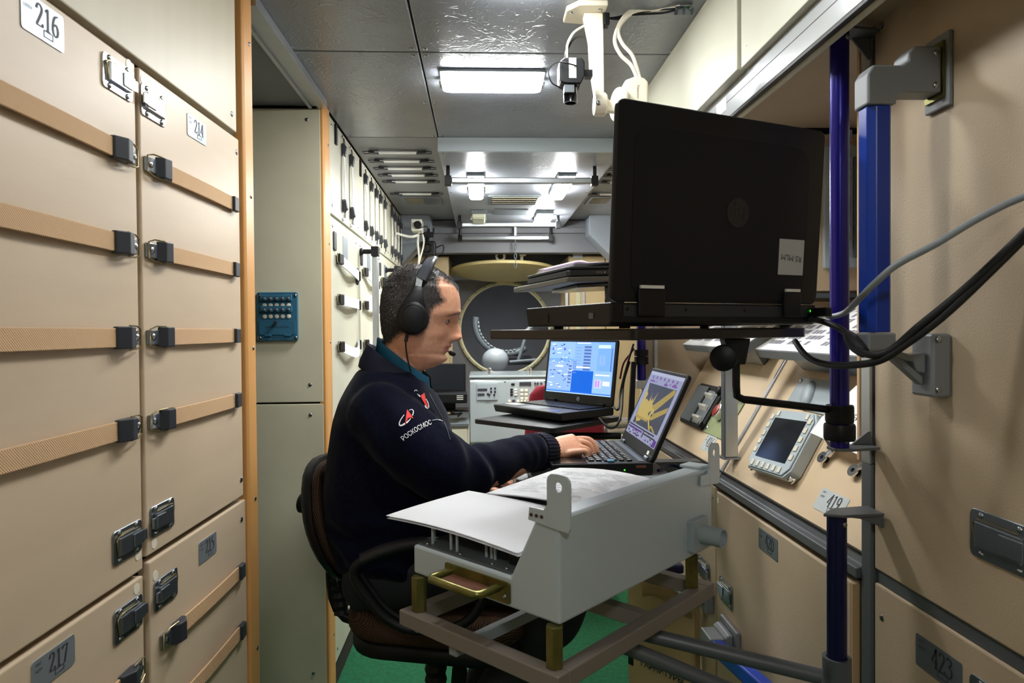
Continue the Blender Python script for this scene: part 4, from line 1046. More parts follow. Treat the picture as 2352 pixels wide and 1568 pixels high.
# swing arm and shelf carrying the large laptop
t = thing('laptop_shelf', 'black swing shelf clamped to the purple pole under the large laptop', 'shelf')
N = Vector((.205, .905, 0)); a32 = math.radians(32.5)
SH = frame((N.x, N.y, 1.206), (math.cos(a32), math.sin(a32), 0))
part('board', B().prism(rrect(0, .408, 0, .36, .012), 0, .016, None, 'z'), mat('brown_black_edge', '#1B1512', .35), t, M=SH, bev=.002)
j = pY(1682, 800, 1.06)
part('pivot', B().prism([(j.x-.018, 1.2055), (j.x+.024, 1.2055), (j.x+.016, 1.165), (j.x-.006, 1.165)], 1.045, 1.07), K['blk'], t, bev=.002)
part('knob', B().lathe((j.x-.012, 1.06, 1.176), (-.45, -1, 0), [(.010, -.02), (.010, .014), (.0195, .016), (.0205, .02), (.0205, .03), (.018, .032)], 28), K['blk'], t, smooth=40)
zr = pY(1890, 940, 1.1).z
part('arm_rod', B().tube([(PX_-.02, 1.1, zr), (j.x+.02, 1.066, pY(1697, 918, 1.06).z), (j.x+.008, 1.062, pY(1690, 912, 1.06).z+.002), (j.x+.006, 1.06, pY(1690, 900, 1.06).z+.01), (j.x+.005, 1.058, 1.2)], .0062, 10), K['blk'], t, smooth=60)
# lower navy pole with socket and tubes to the tray frame
lp = pY(1922, 1350, 1.1)
zt2 = pY(1922, 1180, 1.1).z
t = thing('support_pole', 'navy lower pole standing in a grey socket beside locker 420', 'pole', T(lp.x, 1.1, 0))
part('tube', B().cyl((0, 0, .3), (0, 0, zt2), .0155, n=28), K['navypole'], t, smooth=40)
ex = .655-lp.x
part('end_bracket', B().prism([(-.03, -.014), (.0, -.026), (ex, -.02), (ex, .03), (.0, .018)], zt2, zt2+.005, None, 'z').prism([(.0, zt2), (ex, zt2), (ex, zt2-.02), (.03, zt2-.004)], -.018, -.014), K['greyirn'], t, bev=.001)
zs = pY(1920, 1508, 1.1).z
part('socket', B().lathe((0, 0, .28), (0, 0, 1), [(.0225, 0), (.0225, zs-.28), (.0165, zs-.28), (.0165, zs-.3)], 24), K['greyirn'], t, smooth=40)
sb = SB(); sb.lathe((.006, -.0145, zt2-.014), (.4, -1, 0), [(.0048, 0)]); part('screw', sb, K['screw'], t)
p0 = pY(1885, 1553, 1.09); p1 = pY(1480, 1455, 1.16); part('arm_tube', B().cyl(p0, p1, .0125, n=16), K['greyirn'], t, smooth=40, M=T(-lp.x, -1.1, 0))
p0 = pY(1880, 1668, 1.09); p1 = pY(1430, 1482, 1.13); part('arm_tube', B().cyl(p0, p1, .0125, n=16), K['greyirn'], t, smooth=40, M=T(-lp.x, -1.1, 0))
# ================================================================ flat prints
def prints(name, items, parent, mat_, M=None, y=0.0, dy=-.00012, kind='stuff'):
    """items: (x0, x1, z0, z1, colour) rectangles or (points, colour) polygons, laid one over the other on the plane y"""
    vs, fs, cs = [], [], []
    for k, it in enumerate(items):
        if len(it) == 5: x0, x1, z0, z1, c = it; pts = [(x0, z0), (x1, z0), (x1, z1), (x0, z1)]
        else: pts, c = it
        yy = y+dy*k*.05+dy; n = len(vs); vs += [(p[0], yy, p[1]) for p in pts]; fs.append(list(range(n, n+len(pts)))); cs += [lin(c)]*len(pts)
    me = bpy.data.meshes.new(name); me.from_pydata(vs, [], fs); me.materials.append(mat_)
    ca = me.color_attributes.new('Col', 'FLOAT_COLOR', 'CORNER')
    i = 0
    for p in me.polygons:
        for l in p.loop_indices: ca.data[l].color = cs[me.loops[l].vertex_index]
    o = bpy.data.objects.new(name, me); COL.objects.link(o); o.parent = parent
    if M is not None: o.matrix_basis = M
    o['kind'] = kind; return o
# ================================================================ GREY TRAY BOX ON ITS FRAME
Pn = pY(1286, 1437, .92); zb = Pn.z
Lp = pZ(950, 1315, zb); Rp = pZ(1640, 1265, zb)
ux = (Pn-Lp).normalized(); W_ = (Pn-Lp).length; D_ = (Rp-Pn).length+.022
TB = frame(Lp, ux)
def tb(px, py, off=0.0): return on((px, py), TB, off)
xs, zsl = tb(1172, 1318); xt, ztop = tb(1236, 1196); h0 = tb(952, 1251)[1]
H1 = tb(1290, 1190)[1]
t = thing('equipment_tray', 'large grey steel equipment tray holding papers in the foreground', 'tray', TB)
part('body', B().prism([(0, 0), (0, h0), (xs, h0-.002), (xt, H1), (W_, H1), (W_, 0)], 0, D_), K['greybox'], t, bev=.004)
part('deck', B().box(.006, xs-.006, .006, D_-.01, h0+.0002, h0+.002), K['greydark'], t, bev=.0005)
sb = SB()
for x, y in ((.02, .014), (xs-.02, .014), (.1, .014), (.17, .014), (.02, .2), (xs-.02, .2)): sb.lathe((x, y, h0+.002), (0, 0, 1), [(.003, 0)])
part('screw', sb, K['screw'], t)
PZ = h0+.03
for px, py in ((985, 1240), (994, 1237), (1036, 1258), (1050, 1262), (1105, 1282), (1117, 1285), (1125, 1283)):
    x, _ = tb(px, py, .02); part('pillar', B().cyl((min(x, xs-.02), .02+.012*(px % 2), h0+.002), (min(x, xs-.02), .02+.012*(px % 2), PZ-.002), .0024, n=8), K['fascia'], t, smooth=40)
part('connector', B().box(xs-.03, xs-.005, .03, .08, h0+.002, h0+.022), K['blk'], t, bev=.001)
# lifting lugs
def lug(M):
    o = [(.016, .03), (.014, .035), (.01, .039), (.004, .04), (-.004, .0405), (-.012, .04), (-.018, .039), (-.022, .035), (-.024, .03), (-.024, .012), (-.024, -.012), (-.024, -.033), (-.004, -.035), (.012, -.036), (.016, -.03), (.016, -.004), (.016, .012)]
    hc = (-.004, .023); ah = [math.atan2(z-hc[1], x-hc[0]) for x, z in o]
    hole = [(hc[0]+.0068*math.cos(a), hc[1]+.0068*math.sin(a)) for a in ah]
    b = B(); b.loft([[(x, -.0015, z) for x, z in hole], [(x, -.0015, z) for x, z in o], [(x, .0015, z) for x, z in o], [(x, .0015, z) for x, z in hole], [(x, -.0015, z) for x, z in hole]], False)
    bmesh.ops.remove_doubles(b.bm, verts=b.bm.verts, dist=1e-6)
    p = part('lug', b, K['greybox'], t, M=M)
    part('lug_tab', B().prism([(-.0242, -.004), (-.03, -.012), (-.056, -.012), (-.058, -.03), (-.0242, -.033)], -.0015, .0015), K['greybox'], p)
    return p
c = tb(1290, 1165); lp_ = lug(T(c[0]+.003, -.0045, c[1]+.005))
for i in range(3): part('rivet', B().cyl((-.052+.0095*i, -.0016, -.022), (-.052+.0095*i, -.0028, -.022), .0026, n=10), mat('rivet_brown', '#5A4436', .5, .5), lp_)
lug(T(W_+.0035, D_+.004, H1+.004) @ RZ(90))
part('lug_foot', B().box(W_-.045, W_-.004, D_-.04, D_-.004, H1+.0002, H1+.005), K['greybox'], t, bev=.001)
# spigot on the long side
q = Matrix.Identity(4)
SI = TB @ T(W_, 0, 0) @ RZ(90)     # plane of the long side: x runs towards the far end
c = on((1596, 1224), SI, 0)
part('flange', B().prism(rrect(c[0]-.028, c[0]+.028, c[1]-.028, c[1]+.028, .004), -.012, 0), K['fascia'], t, M=T(W_, 0, 0) @ RZ(90), bev=.001)
b = B(); b.lathe((c[0]+.004, -.012, c[1]), (0, -1, 0), [(.0165, 0), (.0165, .04), (.0135, .04), (.0125, .02)], 24)
part('spigot', b, K['fascia'], t, M=T(W_, 0, 0) @ RZ(90), smooth=40)
# passivated handle on the front
hx0, hz1 = tb(1022, 1292, -.002); hx1, hz0 = tb(1172, 1383, -.002); hz0_ = tb(1172, 1330, -.002)
hz_c = .5*(tb(1022, 1315, 0)[1]+tb(1172, 1358, 0)[1])
hd = part('handle', B().prism(rrect(hx0, hx1, hz_c-.016, hz_c+.016, .004), -.003, -.0002), K['gold'], t, 'gold-green passivated handle plate', bev=.0006)
part('grip', B().tube([(hx0+.012, -.002, hz_c+.004), (hx0+.012, -.04, hz_c+.004), (hx0+.016, -.046, hz_c+.004), (hx1-.03, -.046, hz_c+.004), (hx1-.024, -.04, hz_c+.004), (hx1-.024, -.002, hz_c+.004)], .006, 10), K['gold'], hd, smooth=60)
part('pad', B().box(hx0+.022, hx1-.034, -.038, -.004, hz_c-.002, hz_c+.002), K['rust'], hd)
sb = SB()
for x in (hx0+.008, hx1-.01): screw(sb, x, hz_c-.006, -.003, .004)
part('screw', sb, K['screw'], hd)
# brown frame and four passivated spacers
fz = -.058
t2 = thing('tray_stand', 'brown square-tube frame carrying the grey tray on gold spacers', 'frame', TB)
ov = .02
fx0, fx1, fy0, fy1 = -.0+.008, W_+.004, -.012, D_-.03
part('front_tube', B().box(fx0-ov, fx1+ov*.5, fy0-.01, fy0+.014, fz-.025, fz), K['bronze'], t2, bev=.002)
part('rear_tube', B().box(fx0-ov, fx1+ov*.5, fy1-.014, fy1+.01, fz-.025, fz), K['bronze'], t2, bev=.002)
part('side_tube', B().box(fx1-.014, fx1+ov*.5, fy0+.0145, fy1-.0145, fz-.025, fz), K['bronze'], t2, bev=.002)
part('side_tube', B().box(fx0-ov, fx0-ov+.024, fy0+.0145, fy1-.0145, fz-.025, fz), K['bronze'], t2, bev=.002)
part('cross_tube', B().box(fx0+.004, fx1-.0145, D_*.5, D_*.5+.024, fz-.025, fz-.001), K['bronze'], t2, bev=.002)
for x in (fx0+.008, fx1-.012):
    for y in (fy0+.01, fy1-.035):
        n6 = [(x+.0125*math.cos(PI/3*i), y+.0125*math.sin(PI/3*i)) for i in range(6)]
        part('spacer', B().prism(n6, fz+.0002, -.0005, None, 'z'), K['gold'], t2, bev=.001)
        part('foot', B().cyl((x, y, fz-.0255), (x, y, fz-.034), .008, n=10), K['greypl'], t2)
part('square_tube_end', B().box(fx0+.09, fx0+.108, fy0-.0, fy0+.2, fz-.044, fz-.026), K['greypl'], t2, bev=.002)
# sheets of paper on the tray
def sheet(name, label, pts4, zz, curl, extra=0, printed=False, group=None, up=0.0):
    """pts4: four corners as world points; slightly curled sheet"""
    a, b_, c, d = [Vector(p) for p in pts4]; n = 14; b = B(); rows_ = []
    for j in range(n+1):
        v = j/n; r = []
        for i in range(n+1):
            u = i/n; p = a.lerp(b_, u).lerp(d.lerp(c, u), v); p = p.copy(); p.z += curl(u, v); r.append(p)
        rows_.append(r)
    b.loft(rows_, False, False); bmesh.ops.solidify(b.bm, geom=b.bm.faces, thickness=-.0012-extra)
    return rows_, solo(name, b, K['paper'], label, 'paper', smooth=60, group=group)
zp = TB.translation.z+PZ+.002
A = pZ(890, 1184, zp); A2 = pZ(1192, 1271, zp)
dv = ux.copy(); ang_ = math.atan2((A2-A).y, (A2-A).x)
dx = (A2-A).normalized(); dy_ = Vector((-dx.y, dx.x, 0))
wA = (A2-A).length
C1, C2 = A2+dy_*.165, A+dy_*.165
def paper_stack(nm, label, A, dx, w, d, base, n, curl, grp, rot=0):
    t_ = thing(nm, label, 'papers', T(A.x, A.y, base) @ RZ(math.degrees(math.atan2(dx.y, dx.x))+rot), grp)
    rr = random.Random(len(label))
    for k in range(n):
        b = B(); N1 = 16; rows_ = []; ox, oy = rr.uniform(-.004, .004), rr.uniform(-.004, .004)
        for j in range(N1+1):
            v = j/N1; rows_.append([(w*i/N1+ox, d*v+oy, .0016*k+curl(i/N1, v)) for i in range(N1+1)])
        b.loft(rows_, False, False); bmesh.ops.solidify(b.bm, geom=b.bm.faces, thickness=.0013)
        part('sheet', b, K['paper'], t_, smooth=50)
    return t_
s1 = paper_stack('paper_stack', 'blank white sheets curling over the front of the grey tray', A, dx, wA, .2, zp, 4, lambda u, v: .006*math.sin(PI*u)*(1-.4*v)-.004*(1-v)**3+.004*v, 'papers on the tray')
b = B().box(.02, wA-.004, .06, .19, -.006, -.0045); part('clipboard', b, K['greydark'], s1, bev=.001)
zq = zp+.008
Q0 = pZ(1108, 1136, zq)
s2 = paper_stack('printed_document', 'printed document lying open on the grey tray behind the blank sheets', TB @ Vector((-.03, .205, 0)), ux, xs*1.05+.03, .23, zq, 3, lambda u, v: .012*math.sin(PI*u*.9)+.014*v, 'papers on the tray')
tx = []
rr = random.Random(5)
for k in range(13):
    y = .2-.014*k; x = .03+.01*rr.random()
    while x < .2:
        l = rr.uniform(.01, .05)
        if rr.random() < .7: tx.append((x, min(x+l, .21), y, y+.0022, '#9A9AA6' if k else '#3A3F70'))
        x += l+.006
b = B()
for x0_, x1_, y0_, y1_, c_ in tx:
    zz = lambda x, y: .0016*2+.012*math.sin(PI*(x/(xs*1.05+.03))*.9)+.014*(y/.23)+.0018
    b.poly([(x0_, y0_, zz(x0_, y0_)), (x1_, y0_, zz(x1_, y0_)), (x1_, y1_, zz(x1_, y1_)), (x0_, y1_, zz(x0_, y1_))])
part('lettering', b, K['inklight'], s2)
b = B().box(.0, xs*.99, -.012, .2, -.006, -.001); part('clipboard', b, K['greydark'], s2, bev=.001)
# ================================================================ LAPTOPS
def laptop(name, label, M, w, d, th, lh, lean, mats=('blk', 'blk'), taper=.008, lidth=.009):
    t_ = thing(name, label, 'laptop', M, 'laptops')
    ba = part('base', B().prism([(taper, 0), (d-.004, 0), (d, .004), (d, th), (.002, th), (0, th-.004)], 0, w, None, 'x'), K[mats[0]], t_, bev=.003)
    li = bpy.data.objects.new('lid', None)
    lm = T(0, d-.008, th+.001) @ RX(-lean)
    li = part('lid', B().prism(rrect(0, w, 0, lh, .012), 0, lidth), K[mats[1]], t_, M=lm, bev=.002)
    return t_, ba, li
# --- large black laptop seen from behind
RS = frame((.431, 1.292, 1.2265), (-.922, -.3876, 0))
t, ba, li = laptop('laptop', 'large black laptop seen from behind, white sticker on its lid', RS, .386, .254, .031, .268, 4)
for x in (.03, .34):
    for y in (.03, .22): part('foot', B().cyl((x, y, 0), (x, y, -.0042), .008, n=12), K['blkrub'], t)
part('back_panel', B().prism(rrect(.03, .356, .004, .238, .03), .009, .0098), mat('lid_inset', '#141518', .5, spec=.25), li, bev=.0005)
sk = part('sticker', B().box(.035, .087, .0099, .0103, .045, .099), mat('sticker_paper', '#BDBBB6', .7), li)
part('lettering', B().text('RS MLM', 0, 0, .0128, -.0002, 1.0, M=T(.061, .0104, .071) @ RX(180) @ RY(4)), K['ink'], sk)
lg = part('badge', B().prism(circ(.172, .132, .021, 32), .0098, .0104), mat('badge_dark', '#141214', .45), li)
part('lettering', B().text('hp', 0, 0, .03, -.0002, 1.0, M=T(.172, .0106, .132) @ RX(180) @ RY(0)), K['blkgloss'], lg)
for x0_, x1_ in ((.30, .345), (.04, .075)):
    part('hinge', B().box(x0_, x1_, .255, .2615, .012, .05), K['blk'], t, bev=.002)
    part('hinge_cap', B().box(x0_+.003, x1_-.003, .2585, .2625, .0502, .0545), K['white'], t)
sb = SB()
for x in (.05, .15, .26, .36): sb.lathe((x, .254, .022), (0, 1, 0), [(.003, 0)])
part('screw', sb, K['blk'], t)
part('rear_strip', B().box(.02, .366, .2542, .2552, .012, .028), mat('strip_grey', '#26282B', .5), t)
part('power_led', B().box(.01, .013, .2545, .2552, .02, .023), K['ledg'], t)
part('port', B().box(.3865, .387, .06, .08, .006, .02), K['blkgloss'], t); part('port', B().box(.3865, .387, .2, .212, .01, .018), K['greydark'], t)
part('plug', B().box(.0, .014, .255, .285, .012, .026), K['blk'], t, bev=.002)
# --- small laptop the man types on
SP = .862
TP = frame((.169, 2.02, SP), (0, -1, 0))
t, ba, li = laptop('laptop', 'black laptop under the man\'s hand showing a yellow station model', TP, .357, .253, .03, .236, 24.5, lidth=.011)
part('palm_rest', B().box(.006, .351, .006, .092, .0302, .031), K['blkgloss'], t)
kk = B().box(-.0075, .0075, -.0072, .0072, 0, .0035).mesh('key', K['blk'], .001, 1)
for r in range(6):
    for c in range(15):
        x = .028+.0207*c+(0 if r < 2 else .003*(r % 3)); y = .105+.019*r
        if x > .335: continue
        o = part('key', kk, None, t, M=T(x, y, .0302))
part('enter_key', B().box(.318, .344, .143, .16, .0302, .0345), K['bluebox'], t, bev=.001)
b = B(); rr = random.Random(2)
for r in range(6):
    for c in range(15):
        x = .028+.0207*c+(0 if r < 2 else .003*(r % 3)); y = .105+.019*r
        if x > .335: continue
        b.box(x-.005, x-.001, y+.0, y+.005, .0338, .0339)
        if rr.random() < .6: b.box(x+.001, x+.005, y-.005, y-.001, .0338, .0339)
part('lettering', b, K['white'], t)
part('speaker_strip', B().box(.02, .337, .222, .236, .0302, .0312), K['zinc'], t)
for x in (.03, .3): part('hinge', B().cyl((x, .247, .033), (x+.03, .247, .033), .006, n=14), K['zinc'], t, smooth=40)
part('power_led', B().box(.3575, .358, .18, .183, .012, .015), K['ledg'], t)
part('card_slot', B().box(.3572, .3578, .12, .132, .012, .017), K['zinc'], t); part('port', B().box(.3572, .3578, .21, .235, .018, .025), K['rust'], t)
sw_, sh_ = .357, .236
I = [(.014, .343, .032, .226, '#9A9FBE')]
I.append((.014, .343, .216, .226, '#B6BCD6'))
for k in range(7): I.append((.05+.04*k, .064+.04*k, .206, .212, '#7C4C9A')); I.append((.052+.04*k, .06+.04*k, .213, .215, '#5B3C78'))
for x0_, x1_, z0_, z1_ in ((.04, .09, .195, .2), (.1, .108, .195, .2), (.06, .07, .201, .204), (.19, .225, .193, .199), (.2, .21, .2, .204), (.24, .25, .197, .202), (.265, .31, .195, .2), (.275, .3, .2005, .204)): I.append((x0_, x1_, z0_, z1_, '#7A4A98'))
I.append((.045, .318, .066, .19, '#3E4048'))
Y1, Y2 = '#C2A94E', '#A8923F'
def S(pts): return [(.045+.273*x, .066+.124*z) for x, z in pts]
for pts, c_ in (([(.0, .42), (.0, .98), (.06, .78), (.12, .74), (.1, .6), (.16, .62), (.26, .58), (.28, .72), (.33, .6), (.36, .7), (.4, .56), (.56, .52), (.6, .42), (.56, .22), (.4, .16), (.3, .2), (.22, .08), (.1, .06), (.02, .18)], Y1),
               ([(.44, .5), (.92, 1.0), (.99, .98), (.99, .9), (.62, .44)], Y2), ([(.56, .34), (.99, .62), (.99, .5), (.6, .2)], Y2), ([(.3, .5), (.26, .82), (.3, .66)], Y2), ([(.36, .5), (.46, .86), (.42, .5)], Y1),
               ([(.44, .22), (.5, .2), (.66, .02), (.72, -.0), (.7, .04), (.56, .2), (.62, .3)], Y1), ([(.6, .08), (.72, .12), (.9, .02), (.86, .0), (.74, .06)], Y2), ([(.0, .2), (.5, .18), (.5, .14), (.0, .14)], Y2), ([(.1, .14), (.12, .0), (.14, .0), (.13, .14)], Y1), ([(.42, .34), (.5, .42), (.47, .26)], '#3E4048'), ([(.54, .34), (.6, .36), (.56, .24)], '#3E4048')): I.append((S(pts), c_))
I += [(.02, .3, .058, .062, '#2E2E36'), (.02, .18, .05, .055, '#5B2F86'), (.19, .2, .04, .06, '#3A2E4A'), (.2, .32, .05, .054, '#2E2E36')]
rr = random.Random(4)
for k in range(26): x = rr.uniform(.03, .32); z = rr.uniform(.034, .056); I.append((x, x+rr.uniform(.006, .02), z, z+.004, rr.choice(('#6A3A92', '#55407A', '#2F2B3C', '#C0C4DA'))))
I.append((.31, .338, .034, .052, '#5F2F8E'))
sc = prints('screen', I, li, K['screendim'])
part('sticker', B().box(.3, .318, -.0008, -.0002, .012, .022), K['white'], li); part('lettering', B().text('ThinkPad', .335, .013, .006, -.0006), K['greypl'], li)
# --- blue-screen laptop on the far shelf
HPm = frame((.042, 2.445, .932), (.575, -.818, 0))
t, ba, li = laptop('laptop', 'black laptop with a bright blue screen on the far shelf', HPm, .36, .242, .026, .232, 8)
part('keyboard_well', B().box(.02, .34, .1, .215, .0262, .0268), K['blkgloss'], t)
b = B()
for r in range(6):
    for c in range(17): x = .026+.0184*c; y = .106+.018*r; b.box(x, x+.0155, y, y+.0145, .0262, .0292)
part('keys', b, K['blk'], t, kind='stuff')
part('touchpad', B().box(.12, .22, .02, .085, .0262, .0267), K['greydark'], t); part('paper_label', B().box(.01, .075, .045, .085, .0262, .0268), K['white'], t)
part('blue_sticker', B().box(.28, .315, .02, .04, .0262, .0267), K['blue'], t)
lg = part('badge', B().prism(circ(.19, .017, .0075, 20), -.0008, -.0002), K['fascia'], li); part('lettering', B().text('hp', .19, .0175, .011, -.0011), K['blk'], lg)
for x in (.04, .29): part('hinge', B().box(x, x+.035, .225, .236, .0255, .036), K['blk'], t, bev=.001)
I = [(.012, .348, .034, .222, '#6C9AF2'), (.012, .348, .034, .037, '#A9C8FF'), (.012, .348, .0375, .041, '#2F66D8')]
win = '#86ABF4'
I += [(.012, .15, .16, .222, win), (.15, .27, .11, .22, '#7CA3F2'), (.012, .145, .045, .148, '#84A4EA'), (.255, .345, .042, .12, win), (.145, .255, .041, .118, '#0F58C0')]
rr = random.Random(9)
for k in range(60):
    x = rr.uniform(.018, .13); z = rr.uniform(.05, .215)
    if rr.random() < .45: I.append((x, x+rr.uniform(.004, .022), z, z+.0028, '#E8F0FF'))
    else: I.append((x, x+rr.uniform(.003, .012), z, z+.0035, rr.choice(('#3C5A9A', '#4E6FB4', '#2A3F74', '#5566EE'))))
for k in range(8): I.append((.2, .236, .2-.0115*k, .207-.0115*k, '#4A649E')); I.append((.158, .185, .2-.0115*k, .2025-.0115*k, '#6E8CCB'))
for k in range(6): I.append((.125, .142, .13-.012*k, .136-.012*k, '#4A649E'))
for k in range(6): I.append((.15, .165, .118+.0-.008*k+.03, .122-.008*k+.03, '#5C78B4'))
I += [(.165, .235, .128, .133, '#EAF2FF'), (.026, .036, .19, .2, '#5C5CF0'), (.09, .1, .19, .2, '#5C5CF0'), (.28, .292, .14, .175, '#7EA0EA'), (.296, .308, .14, .175, '#7EA0EA'), (.27, .33, .2, .212, '#B9CDFB'), (.265, .3, .06, .09, '#A9B8F6'), (.27, .276, .064, .086, '#C060D0'), (.282, .288, .064, .086, '#C060D0'), (.265, .335, .104, .108, '#EAF2FF'), (.305, .338, .07, .085, '#DCE8FF'), (.06, .095, .128, .135, '#EAF2FF'), (.16, .23, .216, .219, '#EAF2FF'), (.335, .34, .12, .2, '#4A649E')]
sc = prints('screen', I, li, K['screen'])
# shelf for it
S2 = frame((.217, 2.06, .908), (.27, .265, 0))
t = thing('laptop_shelf', 'black swing shelf under the blue-screen laptop', 'shelf', S2)
part('board', B().prism(rrect(0, .375, 0, .35, .012), 0, .016, None, 'z'), K['blk'], t, bev=.003)
part('hub', B().cyl((.19, .16, -.002), (.19, .16, -.06), .035, n=20), K['blk'], t, smooth=40)
part('arm', B().cyl((.19, .16, -.045), (.36, .0, -.05), .012, n=12), K['blk'], t, smooth=40)
# --- folded laptop with papers on the upper shelf
US = frame((.255, 2.0, 1.362), (.352, .19, .026), (0, 0, 1))
US = frame((.255, 2.0, 1.362), (.352, .19, .022), Vector((.352, .19, .022)).cross(Vector((-.146, .27, -.014))))
t = thing('laptop_shelf', 'tilted black shelf high behind the large laptop', 'shelf', US)
part('board', B().prism(rrect(0, .39, 0, .31, .006), 0, .015, None, 'z'), mat('shelf_bronze', '#3A372F', .4), t, bev=.002)
part('under_plate', B().prism([(.08, .06), (.33, .02), (.33, .24), (.12, .26)], -.012, -.001, None, 'z'), K['blkgloss'], t, bev=.002)
part('strut', B().box(.2, .235, .05, .08, -.07, -.012).cyl((.19, .05, -.06), (.235, .05, -.06), .022, n=20), K['blk'], t, bev=.002)
M2 = US @ T(.02, .02, .019) @ RZ(-2)
t = thing('laptop', 'closed black laptop on the high shelf under loose papers', 'laptop', M2, 'laptops')
part('base', B().prism(rrect(0, .35, 0, .25, .012), 0, .02, None, 'z'), K['blk'], t, bev=.004)
part('lid', B().prism(rrect(0, .35, 0, .25, .012), .0215, .03, None, 'z'), K['blk'], t, bev=.003)
part('port', B().box(.1, .125, -.0008, -.0002, .006, .014), K['blkgloss'], t); part('port', B().box(.132, .137, -.0008, -.0002, .008, .012), K['zinc'], t)
M3 = M2 @ T(.03, .03, .0315)
t = thing('paper_stack', 'loose white and pink papers on the closed laptop', 'papers', M3)
for k in range(5):
    b = B(); R_ = []
    for j in range(7): R_.append([(.01*k*.3+.2*i/8, -.01+.22*j/6, .001+.0022*k+.012*abs(math.sin(2.2*i/8+.4*k))*(i/8)+(.008 if i < 2 else 0)*(k/4)) for i in range(9)])
    b.loft(R_, False, False); bmesh.ops.solidify(b.bm, geom=b.bm.faces, thickness=.0012); part('sheet', b, K['paperpink'] if k == 3 else K['paper'], t, smooth=50)
# second purple pole with its clamp and hanger
pq = pY(1473, 820, 2.42)
t = thing('support_pole', 'second purple pole farther back behind the small laptop', 'pole', T(pq.x, 2.42, 0))
zb_ = pY(1473, 872, 2.42).z
part('tube', B().cyl((0, 0, zb_), (0, 0, 1.718), .016, n=24), K['purple'], t, smooth=40)
for a, c in ((803, 817), (819, 836)): part('clamp', B().cyl((0, 0, pY(1473, c, 2.42).z), (0, 0, pY(1473, a, 2.42).z), .025, n=20), K['blk'], t, smooth=40)
part('foot_bracket', B().box(-.02, .03, -.02, .03, zb_-.03, zb_-.001), K['alu'], t, bev=.002)
hz = pY(1450, 830, 2.4).z; hz2 = pY(1450, 985, 2.4).z
part('hanger', B().prism([(-.055, hz2), (-.035, hz2), (-.025, hz-.02), (-.02, hz), (-.04, hz)], -.03, -.01), K['blk'], t, bev=.003)
# desk under the small laptop
t = thing('desk', 'grey metal desk top carrying the small laptop', 'desk', T(0, 0, 0))
part('top', B().prism(rrect(.12, .47, 1.65, 2.15, .05), SP-.03, SP-.001, None, 'z'), K['greypl'], t, bev=.005)
part('lip', B().prism([(.085, 1.7), (.119, 1.66), (.119, 2.1), (.085, 2.06)], SP-.045, SP-.012, None, 'z'), K['fascia'], t, bev=.004)
part('bracket', B().box(.42, .647, 1.98, 2.03, SP-.07, SP-.031), K['greyirn'], t)
solo('pen', B().cyl(pZ(1378, 1026, SP+.005), pZ(1415, 1027, SP+.005), .0045, n=10), K['blue'], 'blue pen lying behind the small laptop', 'pen', smooth=40)
# ================================================================ CCTV CAMERAS ON THE CEILING
YV = 1.557
def v(px, py, Y=YV): return pY(px, py, Y)
t = thing('camera_mount', 'ivory ceiling bracket with folded arm holding the cameras', 'bracket')
a = v(1343, 25); 
part('ceiling_plate', B().prism([(a.x-.045, YV-.02), (a.x-.02, YV-.05), (a.x+.045, YV-.05), (a.x+.045, YV+.03), (a.x+.02, YV+.05), (a.x-.045, YV+.04)], 1.937, 1.9495, None, 'z'), K['ivory'], t, bev=.003)
zt_ = 1.937; e_ = v(1378, 245)
xa, xb = v(1352, 150).x, v(1384, 150).x
b = B().prism([(xa-.012, zt_), (xb, zt_), (xb+.001, e_.z+.03), (xb+.004, e_.z), (xb-.012, e_.z-.012), (xb-.02, e_.z+.03), (xa+.003, e_.z+.09), (xa, zt_-.06)], YV-.015, YV+.015)
part('arm', b, K['ivory'], t, bev=.003)
part('joint', B().lathe((xb-.008, YV, e_.z+.005), (1, 0, 0), [(.024, -.012), (.026, -.008), (.026, .012), (.022, .016)], 24), K['ivory'], t, smooth=40)
part('link', B().prism([(xb+.006, e_.z-.012), (xb+.006, e_.z+.02), (xb+.03, e_.z-.002), (xb+.03, e_.z-.014)], YV-.01, YV+.01), K['ivory'], t, bev=.002)
part('disc', B().lathe((xb+.037, YV, e_.z+.005), (1, .25, 0), [(.036, -.007), (.038, -.004), (.038, .004), (.036, .007)], 28), K['ivory'], t, smooth=40)
sb = SB(); sb.lathe((a.x-.03, YV-.015, 1.937), (0, 0, -1), [(.005, 0)]); sb.lathe((a.x+.03, YV-.03, 1.937), (0, 0, -1), [(.005, 0)]); sb.lathe((a.x+.032, YV+.015, 1.937), (0, 0, -1), [(.005, 0)]); sb.lathe((xb-.015, YV-.0265, e_.z+.0), (0, -1, 0), [(.005, 0)])
part('screw', sb, K['screw'], t)
c0 = v(1456, 182); c1 = v(1456, 262)
t = thing('security_camera', 'ivory security camera pointing down, lettered along its side', 'camera', T(c0.x, YV+.01, 0))
part('body', B().prism([(-.03, c1.z-.05), (-.03, c0.z-.022), (-.022, c0.z-.006), (.0, c0.z+.002), (.02, c0.z-.001), (.03, c0.z-.01), (.03, c1.z-.05)], -.025, .025), K['ivory'], t, bev=.004)
part('lettering', B().text('Panasonic', .006, c0.z-.034, .0078, -.0256, rot=-PI/2), K['rust'], t)
part('lens', B().cyl((0, 0, c1.z-.05), (0, 0, c1.z-.08), .016, n=16), K['blk'], t, smooth=40)
c0 = v(1312, 140, 1.5); c1 = v(1312, 196, 1.5); c2 = v(1309, 232, 1.5)
t = thing('security_camera', 'small black security camera pointing down beside the ivory bracket', 'camera', T(c0.x, 1.5, 0))
